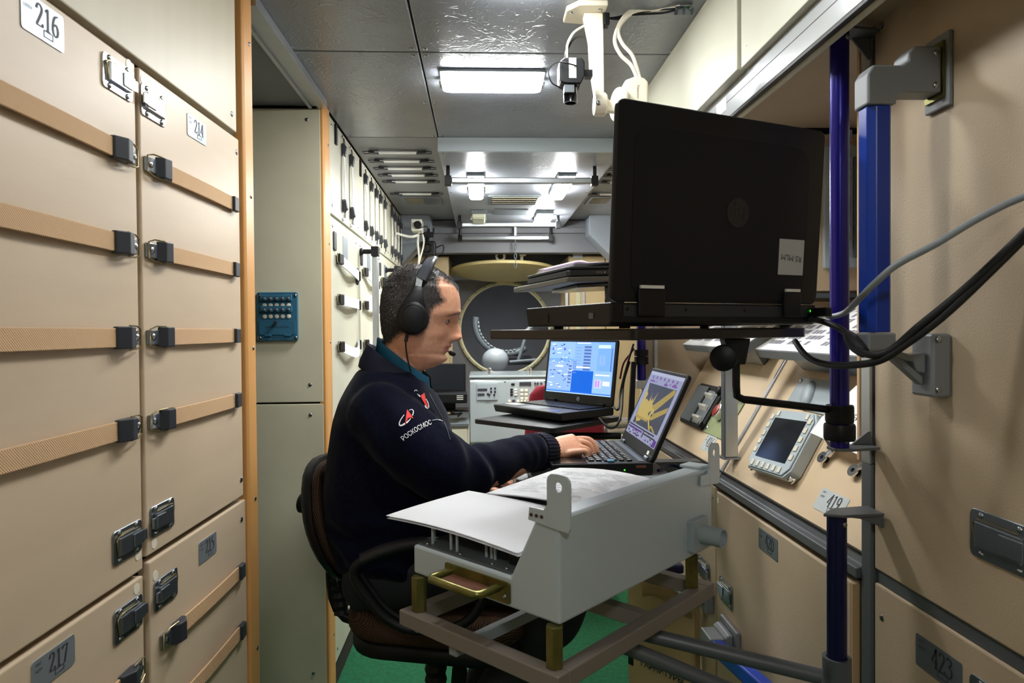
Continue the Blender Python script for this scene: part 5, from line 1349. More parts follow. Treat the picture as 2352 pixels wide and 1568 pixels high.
part('body', B().prism([(-.026, c1.z), (-.028, c0.z-.008), (-.018, c0.z), (.02, c0.z), (.027, c0.z-.008), (.027, c1.z+.012), (.018, c1.z-.004), (-.016, c1.z-.004)], -.022, .022), K['blk'], t, bev=.003)
part('side_plate', B().prism([(-.0285, c1.z+.006), (-.0285, c0.z-.01), (-.0275, c0.z-.01), (-.0275, c1.z+.006)], -.02, .02), K['white'], t)
part('label', B().box(-.008, .008, -.0226, -.0222, c1.z+.008, c0.z-.002), K['white'], t)
part('motor', B().box(-.018, .004, -.02, .0, c2.z+.012, c1.z-.005), K['greydark'], t, bev=.001)
part('lens', B().lathe((-.002, 0, c1.z-.005), (0, 0, -1), [(.0145, 0), (.0145, c1.z-c2.z-.02), (.0155, c1.z-c2.z-.018), (.0155, c1.z-c2.z), (.012, c1.z-c2.z), (.01, c1.z-c2.z-.01)], 24), K['blkgloss'], t, smooth=40)
part('arm', B().box(.0275, xa-c0.x-.0005, .0, .02, c1.z+.02, c1.z+.035), K['blk'], t)
part('lens_cable', B().tube([v(1291, 202, 1.48)-Vector((c0.x, 1.5, 0)), v(1268, 190, 1.48)-Vector((c0.x, 1.5, 0)), v(1260, 162, 1.48)-Vector((c0.x, 1.5, 0)), v(1280, 143, 1.475)-Vector((c0.x, 1.5, 0)), v(1310, 147, 1.472)-Vector((c0.x, 1.5, 0)), v(1342, 158, 1.49)-Vector((c0.x, 1.5, 0))], .0016, 6, 6), K['blk'], t, smooth=60)
def cable(label, pts, r, m, cat='cable', sub=6, group='camera cables'):
    return solo('cable', B().tube(pts, r, 8, sub), K[m], label, cat, smooth=60, group=group)
cable('white cable looping from the bracket down to the small black camera', [v(1340, 60), v(1318, 75, 1.53), v(1304, 100, 1.5), v(1302, 125, 1.5), v(1302, 141, 1.5)], .0028, 'white')
cable('black cable looping from the bracket down to the small black camera', [v(1342, 83), v(1322, 88, 1.53), v(1308, 104, 1.51), v(1299, 122, 1.505), v(1297, 141, 1.505)], .0032, 'blk')
g1 = v(1562, 12, 1.53)
cable('upper ivory cable curling down to the lettered camera', [g1, v(1500, 15), v(1455, 22), v(1428, 45), v(1412, 90), v(1425, 125), v(1450, 150), v(1464, 181)], .0045, 'ivory')
cable('lower ivory cable crossing over and down to the lettered camera', [v(1562, 18, 1.53), v(1500, 22), v(1460, 27), v(1435, 44), v(1420, 70), v(1430, 100), v(1454, 130), v(1470, 182)], .0045, 'ivory')
cable('thin black cable running from the bracket connector along the ceiling', [v(1388, 43), v(1410, 41), v(1440, 35), v(1470, 33), v(1520, 30), v(1550, 24, 1.53)], .0026, 'blk')
cable('second thin black cable running along the ceiling to the tape', [v(1388, 40), v(1420, 44), v(1450, 33), v(1500, 24), v(1550, 20, 1.53)], .0022, 'blk')
solo('plug', B().box(xb+.001, xb+.014, YV-.018, YV+.006, v(1380, 64).z, v(1380, 36).z), K['blk'], 'black plug clipped to the side of the ivory bracket', 'connector', bev=.002)
a = v(1548, 0, 1.53); c = v(1590, 34, 1.53)
b = B(); R_ = []
for j in range(7):
    ff = j/6; R_.append([(a.x+(c.x-a.x)*i/8, 1.53-.012*math.sin(PI*ff)+.003*math.sin(i*2+j), c.z+(1.948-c.z)*ff) for i in range(9)])
b.loft(R_, False, False); bmesh.ops.solidify(b.bm, geom=b.bm.faces, thickness=.001)
solo('duct_tape', b, K['zinc'], 'wrinkled grey tape holding the camera cables to the ceiling', 'tape', smooth=50)
solo('terminal_block', B().prism([(v(1555, 33).x, v(1555, 33).z), (v(1578, 31).x, v(1578, 31).z), (v(1574, 40).x, v(1574, 40).z), (v(1560, 35).x, v(1560, 35).z)], 1.52, 1.528), mat('green_pcb', '#2E7A3A', .5), 'small green terminal block poking out of the tape', 'terminal', bev=.0005)
# ================================================================ CABLES AT THE RIGHT
plug = RS @ Vector((.004, .28, .018))
cable('grey cable rising from the large laptop past the blue handrail', [plug, pY(1905, 727, 1.08), pY(1940, 718, 1.03), pY(1975, 685, .9), pY(2010, 650, .86), pY(2060, 608, .84), pY(2150, 560, .82), pY(2250, 500, .80), pY(2352, 452, .78), pY(2480, 420, .74)], .0045, 'greypl', group='laptop cables')
cable('black power cable looping behind the purple pole and off to the right', [RS @ Vector((.02, .262, .008)), pY(1890, 738, 1.06), pY(1925, 752, 1.03), pY(1950, 772, 1.0), pY(1968, 800, .93), pY(2000, 815, .89), pY(2045, 805, .87), pY(2110, 750, .85), pY(2220, 660, .82), pY(2352, 535, .78), pY(2480, 400, .74)], .005, 'blkrub', group='laptop cables')
cable('black cable hanging from under the laptop shelf and off to the right', [pY(1826, 783, 1.15), pY(1845, 810, 1.1), pY(1870, 828, 1.04), pY(1910, 838, .98), pY(1960, 838, .92), pY(2020, 828, .88), pY(2075, 795, .86), pY(2180, 715, .83), pY(2352, 548, .785), pY(2480, 415, .75)], .005, 'blkrub', group='laptop cables')
solo('cable_ferrite', B().tube([pY(1950, 770, .985), pY(1962, 788, .95), pY(1985, 810, .915)], lambda f: .0075+.003*math.sin(PI*f), 10, 3), K['blkrub'], 'thick black moulded lump on the power cable beside the blue handrail', 'ferrite', smooth=60)
for i, (pts, m, r, lab) in enumerate((
    ([pY(1408, 930, 2.35), pY(1420, 940, 2.3), pY(1425, 900, 2.38), pY(1440, 840, 2.4), pY(1455, 790, 2.42)], 'blkrub', .004, 'black cable rising from the blue-screen laptop to the second pole'),
    ([pY(1424, 870, 2.45), pY(1432, 835, 2.45), pY(1448, 812, 2.44), pY(1456, 800, 2.43)], 'red', .0035, 'red cable curving up behind the blue-screen laptop'),
    ([pY(1376, 960, 2.2), pY(1398, 982, 2.15), pY(1418, 975, 2.2), pY(1428, 940, 2.3), pY(1432, 880, 2.4), pY(1446, 830, 2.42)], 'blkrub', .004, 'black cable sagging below the far shelf edge'),
    ([pZ(1512, 1080, SP+.006), pZ(1540, 1068, SP+.01), pZ(1570, 1078, SP+.006), pZ(1590, 1095, SP+.006)], 'navypole', .004, 'dark blue cable lying beside the small laptop'))):
    cable(lab, pts, r, m, group='cables near the second pole')
for i, (y_, r) in enumerate(((972, .02), (990, .016))):
    a = pY(1392, y_, 2.9); solo('wall_tube', B().cyl(a, a+Vector((.2, .05, 0)), r, n=20), K['alu'], '%s grey tube behind the red chair at the right' % ('upper' if i == 0 else 'lower'), 'tube', smooth=40)
# ================================================================ OFFICE CHAIR OF THE MAN
CY = 1.70
def q(px, py, Y=CY): return pY(px, py, Y)
t = thing('office_chair', 'brown mesh office chair with black rim and loop armrests under the man', 'chair', T(-.12, CY, 0))
ca = math.radians(-14); CHF = RZ(-14)
def back_pt(v, z, off):
    """v -1..1 across, z height, off = distance behind the front skin"""
    hw = .215*(1-.16*((z-.76)/.15)**2)
    return Vector((-.25-.045*((z-.76)/.14)+.03*((z-.76)/.14)**2+.07*v*v-off, v*hw, z))
for nme, o0, o1, grow, m in (('backrest', .0, .03, .93, 'mesh'), ('back_shell', .022, .05, 1.0, 'blk')):
    b = B(); rings = []; nz = 14
    ang_n = 28
    outl = []
    for i in range(ang_n):
        a = 2*PI*i/ang_n; r = 1/((abs(math.cos(a))**3.2+abs(math.sin(a))**3.2)**(1/3.2)); outl.append((r*math.cos(a)*grow, .762+.142*r*math.sin(a)*grow))
    for s_, off in ((.0, o0-.004), (.5, o0-.003), (.92, o0), (1, o0+.006), (1, o1-.006), (.92, o1), (.5, o1+.003), (.0, o1+.004)):
        rings.append([back_pt(v*max(s_, .001), .762+(z-.762)*max(s_, .001), off) for v, z in outl])
    b.loft(rings); part(nme, b, K[m], t, M=CHF, smooth=50)
part('tension_knob', B().lathe((-.31, 0, .775), (-1, 0, .1), [(.014, 0), (.014, .02), (.026, .022), (.026, .05), (.022, .053)], 16), K['blkrub'], t, M=CHF, smooth=40)
part('lettering', B().text('EMS', 0, 0, .022, -.0, M=frame((-.168, -.185, .655), (.5, -.86, 0)) @ T(0, -.004, 0)), K['greypl'], t, M=CHF)
b = B(); b.lathe((-.25, 0, .5), (-.12, 0, 1), [((.015 if i % 2 else .021), .011*i) for i in range(15)], 14); part('bellows', b, K['blkrub'], t, M=CHF, smooth=30)
part('spine', B().tube([(-.26, 0, .7), (-.28, 0, .6), (-.24, 0, .49), (-.05, 0, .475)], (.012, .025) and .014, 8, 4), K['blk'], t, M=CHF, smooth=60)
b = B(); b.prism(rrect(-.21, .22, -.2, .2, .11, 6), .515, .585, None, 'z'); part('seat', b, K['mesh'], t, M=CHF @ T(.03), bev=.03, seg=4, smooth=60)
b = B(); b.prism(rrect(-.2, .21, -.19, .19, .1, 6), .48, .518, None, 'z'); part('seat_pan', b, K['blk'], t, M=CHF @ T(.03), bev=.012, seg=2, smooth=60)
b = B(); b.lathe((0, 0, .1), (0, 0, 1), [((.024 if i % 2 else .028), .014*i) for i in range(26)], 20); part('gas_column', b, K['blkrub'], t, smooth=30)
part('column_top', B().cyl((0, 0, .45), (0, 0, .482), .017), K['zinc'], t, smooth=40)
part('lever', B().tube([(.02, -.03, .475), (.05, -.06, .445), (.06, -.07, .42)], .005, 8, 3).prism([(.04, .37), (.075, .375), (.08, .405), (.06, .425), (.045, .42)], -.085, -.06), K['blk'], t)
for i in range(5):
    a = 2*PI*i/5+.5; c_, s_ = math.cos(a), math.sin(a)
    part('base_leg', B().cyl((0, 0, .11), (.27*c_, .27*s_, .07), .024, .016, 10), K['blk'], t, smooth=40)
    part('caster', B().cyl((.27*c_-.02*s_, .27*s_+.02*c_, .031), (.27*c_+.02*s_, .27*s_-.02*c_, .031), .028, n=16), K['blk'], t, smooth=40)
AY = 1.46
lp_ = [q(x, y, AY) for x, y in ((985, 1448), (930, 1443), (880, 1415), (843, 1372), (818, 1335), (814, 1308), (832, 1288), (885, 1266), (960, 1252), (1050, 1254), (1110, 1285), (1120, 1340), (1090, 1410), (1040, 1442))]
part('armrest', B().tube([p-Vector((-.12, CY, 0)) for p in lp_], .0105, 10, 5, closed=True), K['blk'], t, smooth=60)
part('arm_pad', B().tube([p-Vector((-.12, CY, 0))+Vector((0, 0, .004)) for p in lp_[6:10]], (lambda f: (.013, .02)), 10, 5, flat=(0, 0, 1)), K['blkrub'], t, smooth=60)
part('armrest_stay', B().tube([q(x, y, AY+.02)-Vector((-.12, CY, 0)) for x, y in ((995, 1436), (930, 1424), (885, 1395), (850, 1350), (828, 1318))], .008, 8, 5), K['blk'], t, smooth=60)
lp2 = [Vector((p.x, 2*CY-p.y+.0, p.z)) for p in lp_]
part('armrest', B().tube([p-Vector((-.12, CY, 0)) for p in lp2], .0105, 10, 5, closed=True), K['blk'], t, smooth=60)
# ================================================================ PERSON
HY = 1.70; HS = HY/F_PX
HO = pY(968, 725, HY)
HFm = Matrix.Translation(HO) @ RZ(6)      # head frame: x forward, y away from the camera, z up
def interp(tab, x):
    for (a, b_), (c, d) in zip(tab, tab[1:]):
        if x <= c:
            f = 0 if c == a else max(0, (x-a)/(c-a)); f = f*f*(3-2*f)*.35+f*.65
            return b_+(d-b_)*f
    return tab[-1][1]
FRONT = [(609, 972), (613, 990), (621, 1006), (632, 1022), (645, 1038), (660, 1049), (675, 1054), (690, 1056.5), (705, 1057.5), (716, 1057), (724, 1053), (732, 1043), (745, 1035), (760, 1032), (774, 1030), (785, 1028), (795, 1026), (805, 1022), (813, 1019), (823, 1021), (830, 1018), (836, 1011), (842, 998), (848, 980)]
BACK = [(609, 950), (613, 935), (621, 918), (632, 903), (643, 893), (660, 884), (682, 879), (705, 877), (730, 877), (755, 879), (775, 884), (790, 890), (805, 897), (820, 905), (835, 915), (848, 925)]
WID = [(609, .022), (613, .038), (621, .052), (632, .062), (645, .069), (665, .0755), (690, .079), (720, .0795), (745, .077), (765, .073), (785, .068), (800, .064), (815, .058), (828, .05), (838, .042), (848, .036)]
NOSE = [(720, 0), (731, 8.5), (741, 16.0), (749, 21.0), (760, 25.5), (768, 28.5), (774, 31), (779, 30), (782.5, 22), (785.5, 9), (788, 5), (791, 0)]
LIPS = [(782, 0), (787, 4.5), (791, 8.0), (795, 11.5), (798, 10), (800.5, -1.0), (803, 7), (806, 8.5), (809, 5), (814, .5), (820, 5), (826, 6), (833, 1), (838, 0)]
def head_pt(py, th):
    af = (interp(FRONT, py)-968)*HS; ab = (interp(BACK, py)-968)*HS; w_ = interp(WID, py)
    m, h = (af+ab)/2, (af-ab)/2
    ex = 2.35-.25*max(0, min(1, (py-720)/30))
    c, s = math.cos(th), math.sin(th)
    k = (abs(c)**ex+abs(s)**ex)**(-1/ex)
    egg = .02+.13*max(0, min(1, (py-740)/70))+(.06 if py < 660 else 0)
    x = m+h*k*c; y = w_*k*s*(1-egg*(k*c)); z = (725-py)*HS
    if c > -.2:
        wn = .0078+.0088*max(0, min(1, (py-735)/38))
        x += interp(NOSE, py)*HS*math.exp(-(abs(y)/wn)**2.4)
        x += interp(LIPS, py)*HS*math.exp(-(y/.022)**2)
        # wings of the nose, eye sockets, brow, cheekbone
        for sy in (-1, 1):
            d2 = ((py-776)*HS/.0075)**2+((y-sy*.0145)/.0065)**2; x += .011*math.exp(-d2)
            d2 = ((py-738)*HS/.0105)**2+((y-sy*.032)/.0165)**2; x -= .0095*math.exp(-d2)
            d2 = ((py-719)*HS/.006)**2+((y-sy*.03)/.02)**2; x += .0035*math.exp(-d2)
            d2 = ((py-762)*HS/.018)**2+((y-sy*.05)/.018)**2; x += .004*math.exp(-d2); 
            d2 = ((py-790)*HS/.02)**2+((y-sy*.04)/.016)**2; x -= .004*math.exp(-d2)
    return Vector((x, y, z))
def skin_tube(b, pts, rads, n=14, flat=None, sub=4):
    """closed tapered limb through pts; rads: (across, along-flat) pairs or radii"""
    P = [Vector(p) for p in pts]; R_ = [r if isinstance(r, tuple) else (r, r) for r in rads]
    P2 = smooth_path(P, sub); m = len(P2)
    rr = []
    for i in range(m):
        f = i/(m-1)*(len(P)-1); k = min(int(f), len(P)-2); g = f-k; g = g*g*(3-2*g)
        rr.append((R_[k][0]*(1-g)+R_[k+1][0]*g, R_[k][1]*(1-g)+R_[k+1][1]*g))
    up = None; rings = []
    for i, p in enumerate(P2):
        t_ = (P2[min(i+1, m-1)]-P2[max(i-1, 0)]).normalized()
        up = Vector(flat) if flat is not None else (up or t_.orthogonal())
        up = (up-t_*up.dot(t_)).normalized(); sd = t_.cross(up); rings.append([p+up*(math.cos(a)*rr[i][0])+sd*(math.sin(a)*rr[i][1]) for a in [2*PI*j/n for j in range(n)]])
    def capr(p, ring, t_, r):
        out = []
        for f in (.5, .85): out.append([p+(v-p)*math.sqrt(1-f*f)+t_*(r*f*.8) for v in ring])
        return out
    t0 = (P2[0]-P2[1]).normalized(); t1 = (P2[-1]-P2[-2]).normalized()
    a = capr(P2[0], rings[0], t0, min(rr[0]))[::-1]; e = capr(P2[-1], rings[-1], t1, min(rr[-1]))
    b.loft(a+rings+e); return b
def fuse(b, voxel, it, name, mats, fac=.5):
    """voxel-fuse overlapping closed pieces into one continuous surface"""
    me = b.mesh(name+'_src', mats); o = bpy.data.objects.new('src', me); COL.objects.link(o)
    md = o.modifiers.new('r', 'REMESH'); md.mode = 'VOXEL'; md.voxel_size = voxel; md.use_smooth_shade = True
    if it: ms = o.modifiers.new('s', 'SMOOTH'); ms.iterations = it; ms.factor = fac
    dg = bpy.context.evaluated_depsgraph_get(); out = bpy.data.meshes.new_from_object(o.evaluated_get(dg))
    bpy.data.objects.remove(o); bpy.data.meshes.remove(me); out.name = name
    out.polygons.foreach_set('use_smooth', [True]*len(out.polygons))
    out.materials.clear()
    for m in (mats if isinstance(mats, (list, tuple)) else [mats]): out.materials.append(m)
    return out
# joints
SHR = Vector((-.235, 1.525, 1.035)); ELR = Vector((-.05, 1.52, .902)); WRR = pY(1262, 1033, 1.775)
SHL = Vector((-.235, 1.885, 1.035)); ELL = Vector((-.13, 2.0, .80)); WRL = pY(1105, 1112, 1.87)
NECK0 = Vector((-.225, 1.70, 1.08)); NECK1 = pY(930, 800, 1.70)
HIPR, KNR, ANR = Vector((-.24, 1.61, .665)), Vector((.19, 1.58, .64)), Vector((-.06, 1.6, .2))
HIPL, KNL, ANL = Vector((-.24, 1.79, .665)), Vector((.2, 1.83, .64)), Vector((-.03, 1.82, .2))
b = B()
hp = []
PYS = [609.3]+[611+1.9*i for i in range(126)]
for py in PYS[::-1]:
    hp.append([HFm @ head_pt(py, 2*PI*(i+.0)/110) for i in range(110)])
b.loft(hp)
skin_tube(b, [NECK0, (NECK0+NECK1)/2+Vector((.0, 0, 0)), NECK1, NECK1+Vector((.03, 0, .05))], [.068, .06, (.058, .058), .05], 20)
# slim torso, arms and legs inside the clothes
skin_tube(b, [(-.22, 1.70, .58), (-.225, 1.70, .75), (-.22, 1.70, .92), (-.22, 1.70, 1.03), (-.225, 1.7, 1.09)], [(.11, .14), (.1, .13), (.11, .15), (.09, .15), (.06, .1)], 20, flat=(1, 0, 0))
for a in ((SHR, ELR, WRR), (SHL, ELL, WRL)): skin_tube(b, a, [.048, .04, .027], 14)
for a in ((HIPR, KNR, ANR), (HIPL, KNL, ANL)): skin_tube(b, a, [.07, .05, .035], 14, sub=6)
for a in (ANR, ANL): skin_tube(b, [a+Vector((-.04, 0, -.06)), a+Vector((.08, 0, -.085)), a+Vector((.17, 0, -.095))], [.035, .036, .025], 12)
# right hand on the keys (near side = little finger)
def fing(pts, r0, r1): skin_tube(b, pts, [r0+(r1-r0)*i/(len(pts)-1) for i in range(len(pts))], 10, sub=4)
wv = Vector((0, .72, .62)).normalized()
WC = WRR+Vector((.0, 0, 0)); KC = pY(1322, 1022, 1.79)
skin_tube(b, [WC-Vector((.03, 0, 0)), WC+Vector((.008, 0, 0)), WC.lerp(KC, .55), KC, KC+(KC-WC).normalized()*.008], [(.028, .021), (.03, .02), (.037, .018), (.039, .0145), (.032, .010)], 18, flat=wv, sub=5)
fing([pY(1312, 1010, 1.818), pY(1334, 1008, 1.82), pY(1354, 1010, 1.818), pY(1367, 1024, 1.812), pY(1373, 1039, 1.808), pY(1377, 1049, 1.806)], .0098, .0066)     # index
fing([pY(1312, 1018, 1.80), pY(1332, 1015, 1.80), pY(1351, 1019, 1.798), pY(1361, 1032, 1.795), pY(1365, 1044, 1.792), pY(1367, 1051, 1.79)], .0096, .0064)     # middle
fing([pY(1308, 1030, 1.782), pY(1330, 1027, 1.78), pY(1348, 1031, 1.778), pY(1356, 1041, 1.778), pY(1359, 1052, 1.778)], .0094, .0064)      # ring
fing([pY(1300, 1042, 1.762), pY(1324, 1037, 1.755), pY(1345, 1036, 1.752), pY(1350, 1044, 1.752), pY(1344, 1053, 1.754), pY(1337, 1057, 1.757)], .0094, .0068)      # little, curled
fing([pY(1280, 1035, 1.82), pY(1308, 1044, 1.84), pY(1332, 1051, 1.835), pY(1350, 1056, 1.825)], .0115, .0075)                                # thumb underneath
# left hand, loosely closed
WL = WRL; KL = pY(1142, 1104, 1.86)
skin_tube(b, [WL-Vector((.03, 0, 0)), WL, WL.lerp(KL, .6), KL], [(.026, .02), (.03, .02), (.036, .018), (.036, .015)], 16, flat=(0, 1, .3), sub=4)
for k, (yy, dxp, dyp) in enumerate(((1.825, 0, 2), (1.845, 3, -2), (1.866, 4, -4), (1.886, 2, -4))):
    fing([pY(1136+dxp, 1106+dyp, yy), pY(1158+dxp, 1104+dyp, yy), pY(1170+dxp, 1116+dyp, yy), pY(1160+dxp, 1128+dyp, yy), pY(1146+dxp, 1126+dyp, yy)], .0105, .008)
fing([pY(1120, 1120, 1.82), pY(1140, 1128, 1.81), pY(1158, 1130, 1.815)], .011, .008)
# skin with its own colouring: lips, brows, stubble, scalp
sk = bpy.data.materials.new('skin'); sk.use_nodes = True; nt = sk.node_tree; pb = nt.nodes['Principled BSDF']
at = nt.nodes.new('ShaderNodeVertexColor'); at.layer_name = 'Col'; nz = nt.nodes.new('ShaderNodeTexNoise'); nz.inputs['Scale'].default_value = 90; nz.inputs['Detail'].default_value = 4
tcn = nt.nodes.new('ShaderNodeTexCoord'); nt.links.new(tcn.outputs['Object'], nz.inputs['Vector'])
mx = nt.nodes.new('ShaderNodeMix'); mx.data_type = 'RGBA'; mx.blend_type = 'OVERLAY'; mx.inputs['Factor'].default_value = .25
nt.links.new(at.outputs[0], mx.inputs[6]); nt.links.new(nz.outputs['Fac'], mx.inputs[7]); nt.links.new(mx.outputs[2], pb.inputs['Base Color'])
bpn = nt.nodes.new('ShaderNodeBump'); bpn.inputs['Strength'].default_value = .12; bpn.inputs['Distance'].default_value = .001
nt.links.new(nz.outputs['Fac'], bpn.inputs['Height']); nt.links.new(bpn.outputs[0], pb.inputs['Normal'])
pb.inputs['Roughness'].default_value = .48; pb.inputs['Subsurface Weight'].default_value = .12; pb.inputs['Subsurface Radius'].default_value = (.012, .004, .002); pb.inputs['Subsurface Scale'].default_value = .5
body = fuse(b, .0025, 2, 'person', sk)
# hair region in side view (photo pixels of the head frame)
HAIR = [(1062, 672), (1052, 662), (1030, 652), (1003, 640), (1004, 662), (1012, 684), (1020, 694), (1006, 702), (992, 708), (986, 722), (978, 745), (962, 768), (925, 762), (906, 775), (893, 790), (878, 800), (840, 800), (840, 580), (1070, 580)]
def inpoly(x, y, P):
    r = False; j = len(P)-1
    for i in range(len(P)):
        if (P[i][1] > y) != (P[j][1] > y) and x < (P[j][0]-P[i][0])*(y-P[i][1])/(P[j][1]-P[i][1])+P[i][0]: r = not r
        j = i
    return r
HI = HFm.inverted()
def hair_at(l):
    x, y = 968+l.x/HS, 725-l.z/HS
    if abs(l.y) < .034 and x > 985: return y < 669-(abs(l.y)/.034)*6
    return inpoly(x, y, HAIR)
ca = body.color_attributes.new('Col', 'FLOAT_COLOR', 'POINT')
SKIN = lin('#D69E80')[:3]
cols = np.zeros((len(body.vertices), 4), 'f'); cols[:, 3] = 1
for i, vv in enumerate(body.vertices):
    l = HI @ vv.co; c = list(SKIN)
    if l.z > -.16 and abs(l.x) < .13 and abs(l.y) < .1:
        x, y = 968+l.x/HS, 725-l.z/HS
        hfr = sum(hair_at(l+Vector((dx_*HS*6, 0, dz_*HS*6))+Vector((noise.noise(vv.co*140), 0, noise.noise(vv.co*140+Vector((9, 9, 9)))))*.003) for dx_, dz_ in ((0, 0), (1, 0), (-1, 0), (0, 1), (0, -1), (.6, .6), (-.6, -.6)))/7
        if True:
            n_ = noise.noise(vv.co*60)
            red = math.exp(-((x-1052)/12)**2-((y-772)/12)**2)*.5+math.exp(-((x-1020)/22)**2-((y-765)/18)**2)*.22
            c = [c[0]*(1+.03*n_), c[1]*(1-.22*red), c[2]*(1-.25*red)]
            if y > 775: g = min(1, (y-775)/25)*.17*max(0, min(1, (l.x+.01)/.05)); c = [c[0]*(1-g), c[1]*(1-g*.95), c[2]*(1-g*.85)]
            if abs(l.y) < .026 and l.x > .045 and 792 < y < 808: c = list(lin('#B46F60')[:3])
            bx = (x-1021)/38; by = y-(728-9*bx+6*max(0, bx-.7))
            if -.05 < bx < 1.05 and abs(l.y) > .006 and l.x > .02:
                k_ = max(0, 1-(abs(by)/(2.2+1.8*max(0, bx)))**2)*min(1, (bx+.05)*4)*(.75+.5*noise.noise(vv.co*400)); k_ = max(0, min(.85, k_)); d_ = lin('#33241D'); c = [c[j]*(1-k_)+d_[j]*k_ for j in range(3)]
            d_ = lin('#2E2724'); c = [c[j]*(1-hfr)+d_[j]*hfr for j in range(3)]
    cols[i, :3] = c
ca.data.foreach_set('color', cols.ravel())
man = solo('person', body, None, 'seated man in a navy fleece jacket wearing black headphones, typing', 'person')
for sy in (-1, 1):
    best = min((head_pt(737.5, math.radians(k)*sy) for k in range(0, 70)), key=lambda v_: abs(v_.y-sy*.031)); e = HFm @ Vector((best.x-.0062, sy*.031, (725-737.5)*HS))
    ey = part('eyeball', B().sph(e, .0105, n=20, m=14), mat('eye_white', '#A89C94', .25), man, smooth=60)
    part('iris', B().sph(e+Vector((.0062, sy*.0008, -.0008)), .0056, n=16, m=10), mat('iris_dark', '#2A1C14', .2), ey, smooth=60)
    # eyelids
    for sg, rot in ((1, 16), (-1, -12)):
        b = B(); rr_ = []
        for j in range(5):
            el = math.radians((75-67*j/4) if sg > 0 else (-65+41*j/4)); R1 = .0118
            rr_.append([e+Vector((R1*math.cos(el)*math.cos(az), R1*math.cos(el)*math.sin(az), R1*math.sin(el))) for az in [math.radians(-85+170*k/12) for k in range(13)]])
        b.loft(rr_, False, False); bmesh.ops.solidify(b.bm, geom=b.bm.faces, thickness=.0008); part('eyelid', b, mat('eyelid_skin', '#B9836A', .5), ey, smooth=60)
# hair: short strands
rnd = random.Random(11); hv, hf, hc = [], [], []
HCOL = [lin(c) for c in ('#14100E', '#1C1714', '#2A231F', '#1A1513', '#39322D', '#5D5751')]
def strand(p, n, g, L, r, col):
    d0 = (n*.5+g).normalized(); d1 = (n*.1+g*1.2).normalized(); a = d0.orthogonal().normalized(); c = d0.cross(a)
    p1 = p+d0*L*.5; p2 = p1+d1*L*.5; k = len(hv)
    for pp, rr_ in ((p-n*.001, r), (p1, r*.8)):
        for i in range(3): hv.append(pp+(a*math.cos(2.094*i)+c*math.sin(2.094*i))*rr_)
    hv.append(p2)
    for i in range(3): j = (i+1) % 3; hf.append((k+i, k+j, k+3+j, k+3+i)); hf.append((k+3+i, k+3+j, k+6))
    hc.extend([col]*7)
cnt = 0
while cnt < 15000:
    py = 609+rnd.random()**.8*195; th = rnd.uniform(0, 2*PI)
    l = head_pt(py, th)
    if not hair_at(l+Vector((rnd.gauss(0, 3.5)*HS, 0, rnd.gauss(0, 3.5)*HS))): continue
    x_, y_ = 968+l.x/HS, 725-l.z/HS
    du = head_pt(py, th+.03)-l; dv_ = head_pt(py-1.5, th)-l; n_ = du.cross(dv_)
    if n_.length < 1e-9: continue
    n_.normalize()
    if n_.dot(l-Vector((0, 0, .02))) < 0: n_ = -n_
    if py < 650: g = Vector((.7, rnd.uniform(-.3, .3), .1)) if l.x > 0 else Vector((-.2, rnd.uniform(-.3, .3), -.2))
    else: g = Vector((-.35 if l.x < .02 else -.2, rnd.uniform(-.2, .2), -.9))
    g = g-n_*g.dot(n_); g = g+Vector((rnd.uniform(-.3, .3), rnd.uniform(-.3, .3), rnd.uniform(-.3, .3)))
    L = (.0085 if py < 660 else .0065)*rnd.uniform(.6, 1.2)
    edge = l.x > .0 and py > 680
    if edge: L *= .8
    strand(HFm @ l, HFm.to_3x3() @ n_, (HFm.to_3x3() @ g)*.8, L, .00034, HCOL[min(5, int(rnd.random()**(1.2 if x_ > 990 else 1.7)*6))]); cnt += 1
me = bpy.data.meshes.new('hair'); me.from_pydata(hv, [], hf); cc = me.color_attributes.new('Col', 'FLOAT_COLOR', 'POINT')
cc.data.foreach_set('color', [x for c in hc for x in c]); me.materials.append(mat_attr('hair_strands', .45))
part('hair', me, None, man, kind='stuff')
# ---------------------------------------------------------------- jacket
b = B()
tor = [(.66, -.225, .14, .178), (.68, -.225, .152, .188), (.72, -.225, .158, .195), (.80, -.225, .16, .198), (.88, -.222, .158, .2), (.95, -.22, .15, .2), (1.01, -.222, .138, .198), (1.055, -.226, .118, .185), (1.09, -.23, .095, .15), (1.115, -.232, .078, .115), (1.13, -.232, .07, .09)]
b.loft([[(cx+hx*math.copysign(abs(math.cos(a))**.86, math.cos(a)), 1.70+hy*math.copysign(abs(math.sin(a))**.86, math.sin(a)), z) for a in [2*PI*i/36 for i in range(36)]] for z, cx, hx, hy in tor])
WRC = WRR+Vector((-.012, -.012, 0))
skin_tube(b, [SHR+Vector((0, .03, .0)), SHR.lerp(ELR, .35)+Vector((0, -.012, .0)), SHR.lerp(ELR, .75)+Vector((.0, -.02, -.005)), ELR, ELR.lerp(WRC, .3)+Vector((0, 0, .002)), ELR.lerp(WRC, .65)+Vector((0, 0, .006)), WRC-Vector((.038, .035, -.004)), WRC], [.078, .079, .075, .063, .053, .048, .047, .037], 22)
skin_tube(b, [SHL+Vector((0, -.03, 0)), SHL.lerp(ELL, .5), ELL, ELL.lerp(WRL, .5), WRL], [.078, .074, .066, .056, .042], 18)
jk = fuse(b, .0065, 14, 'jacket', K['fleece'], .5)
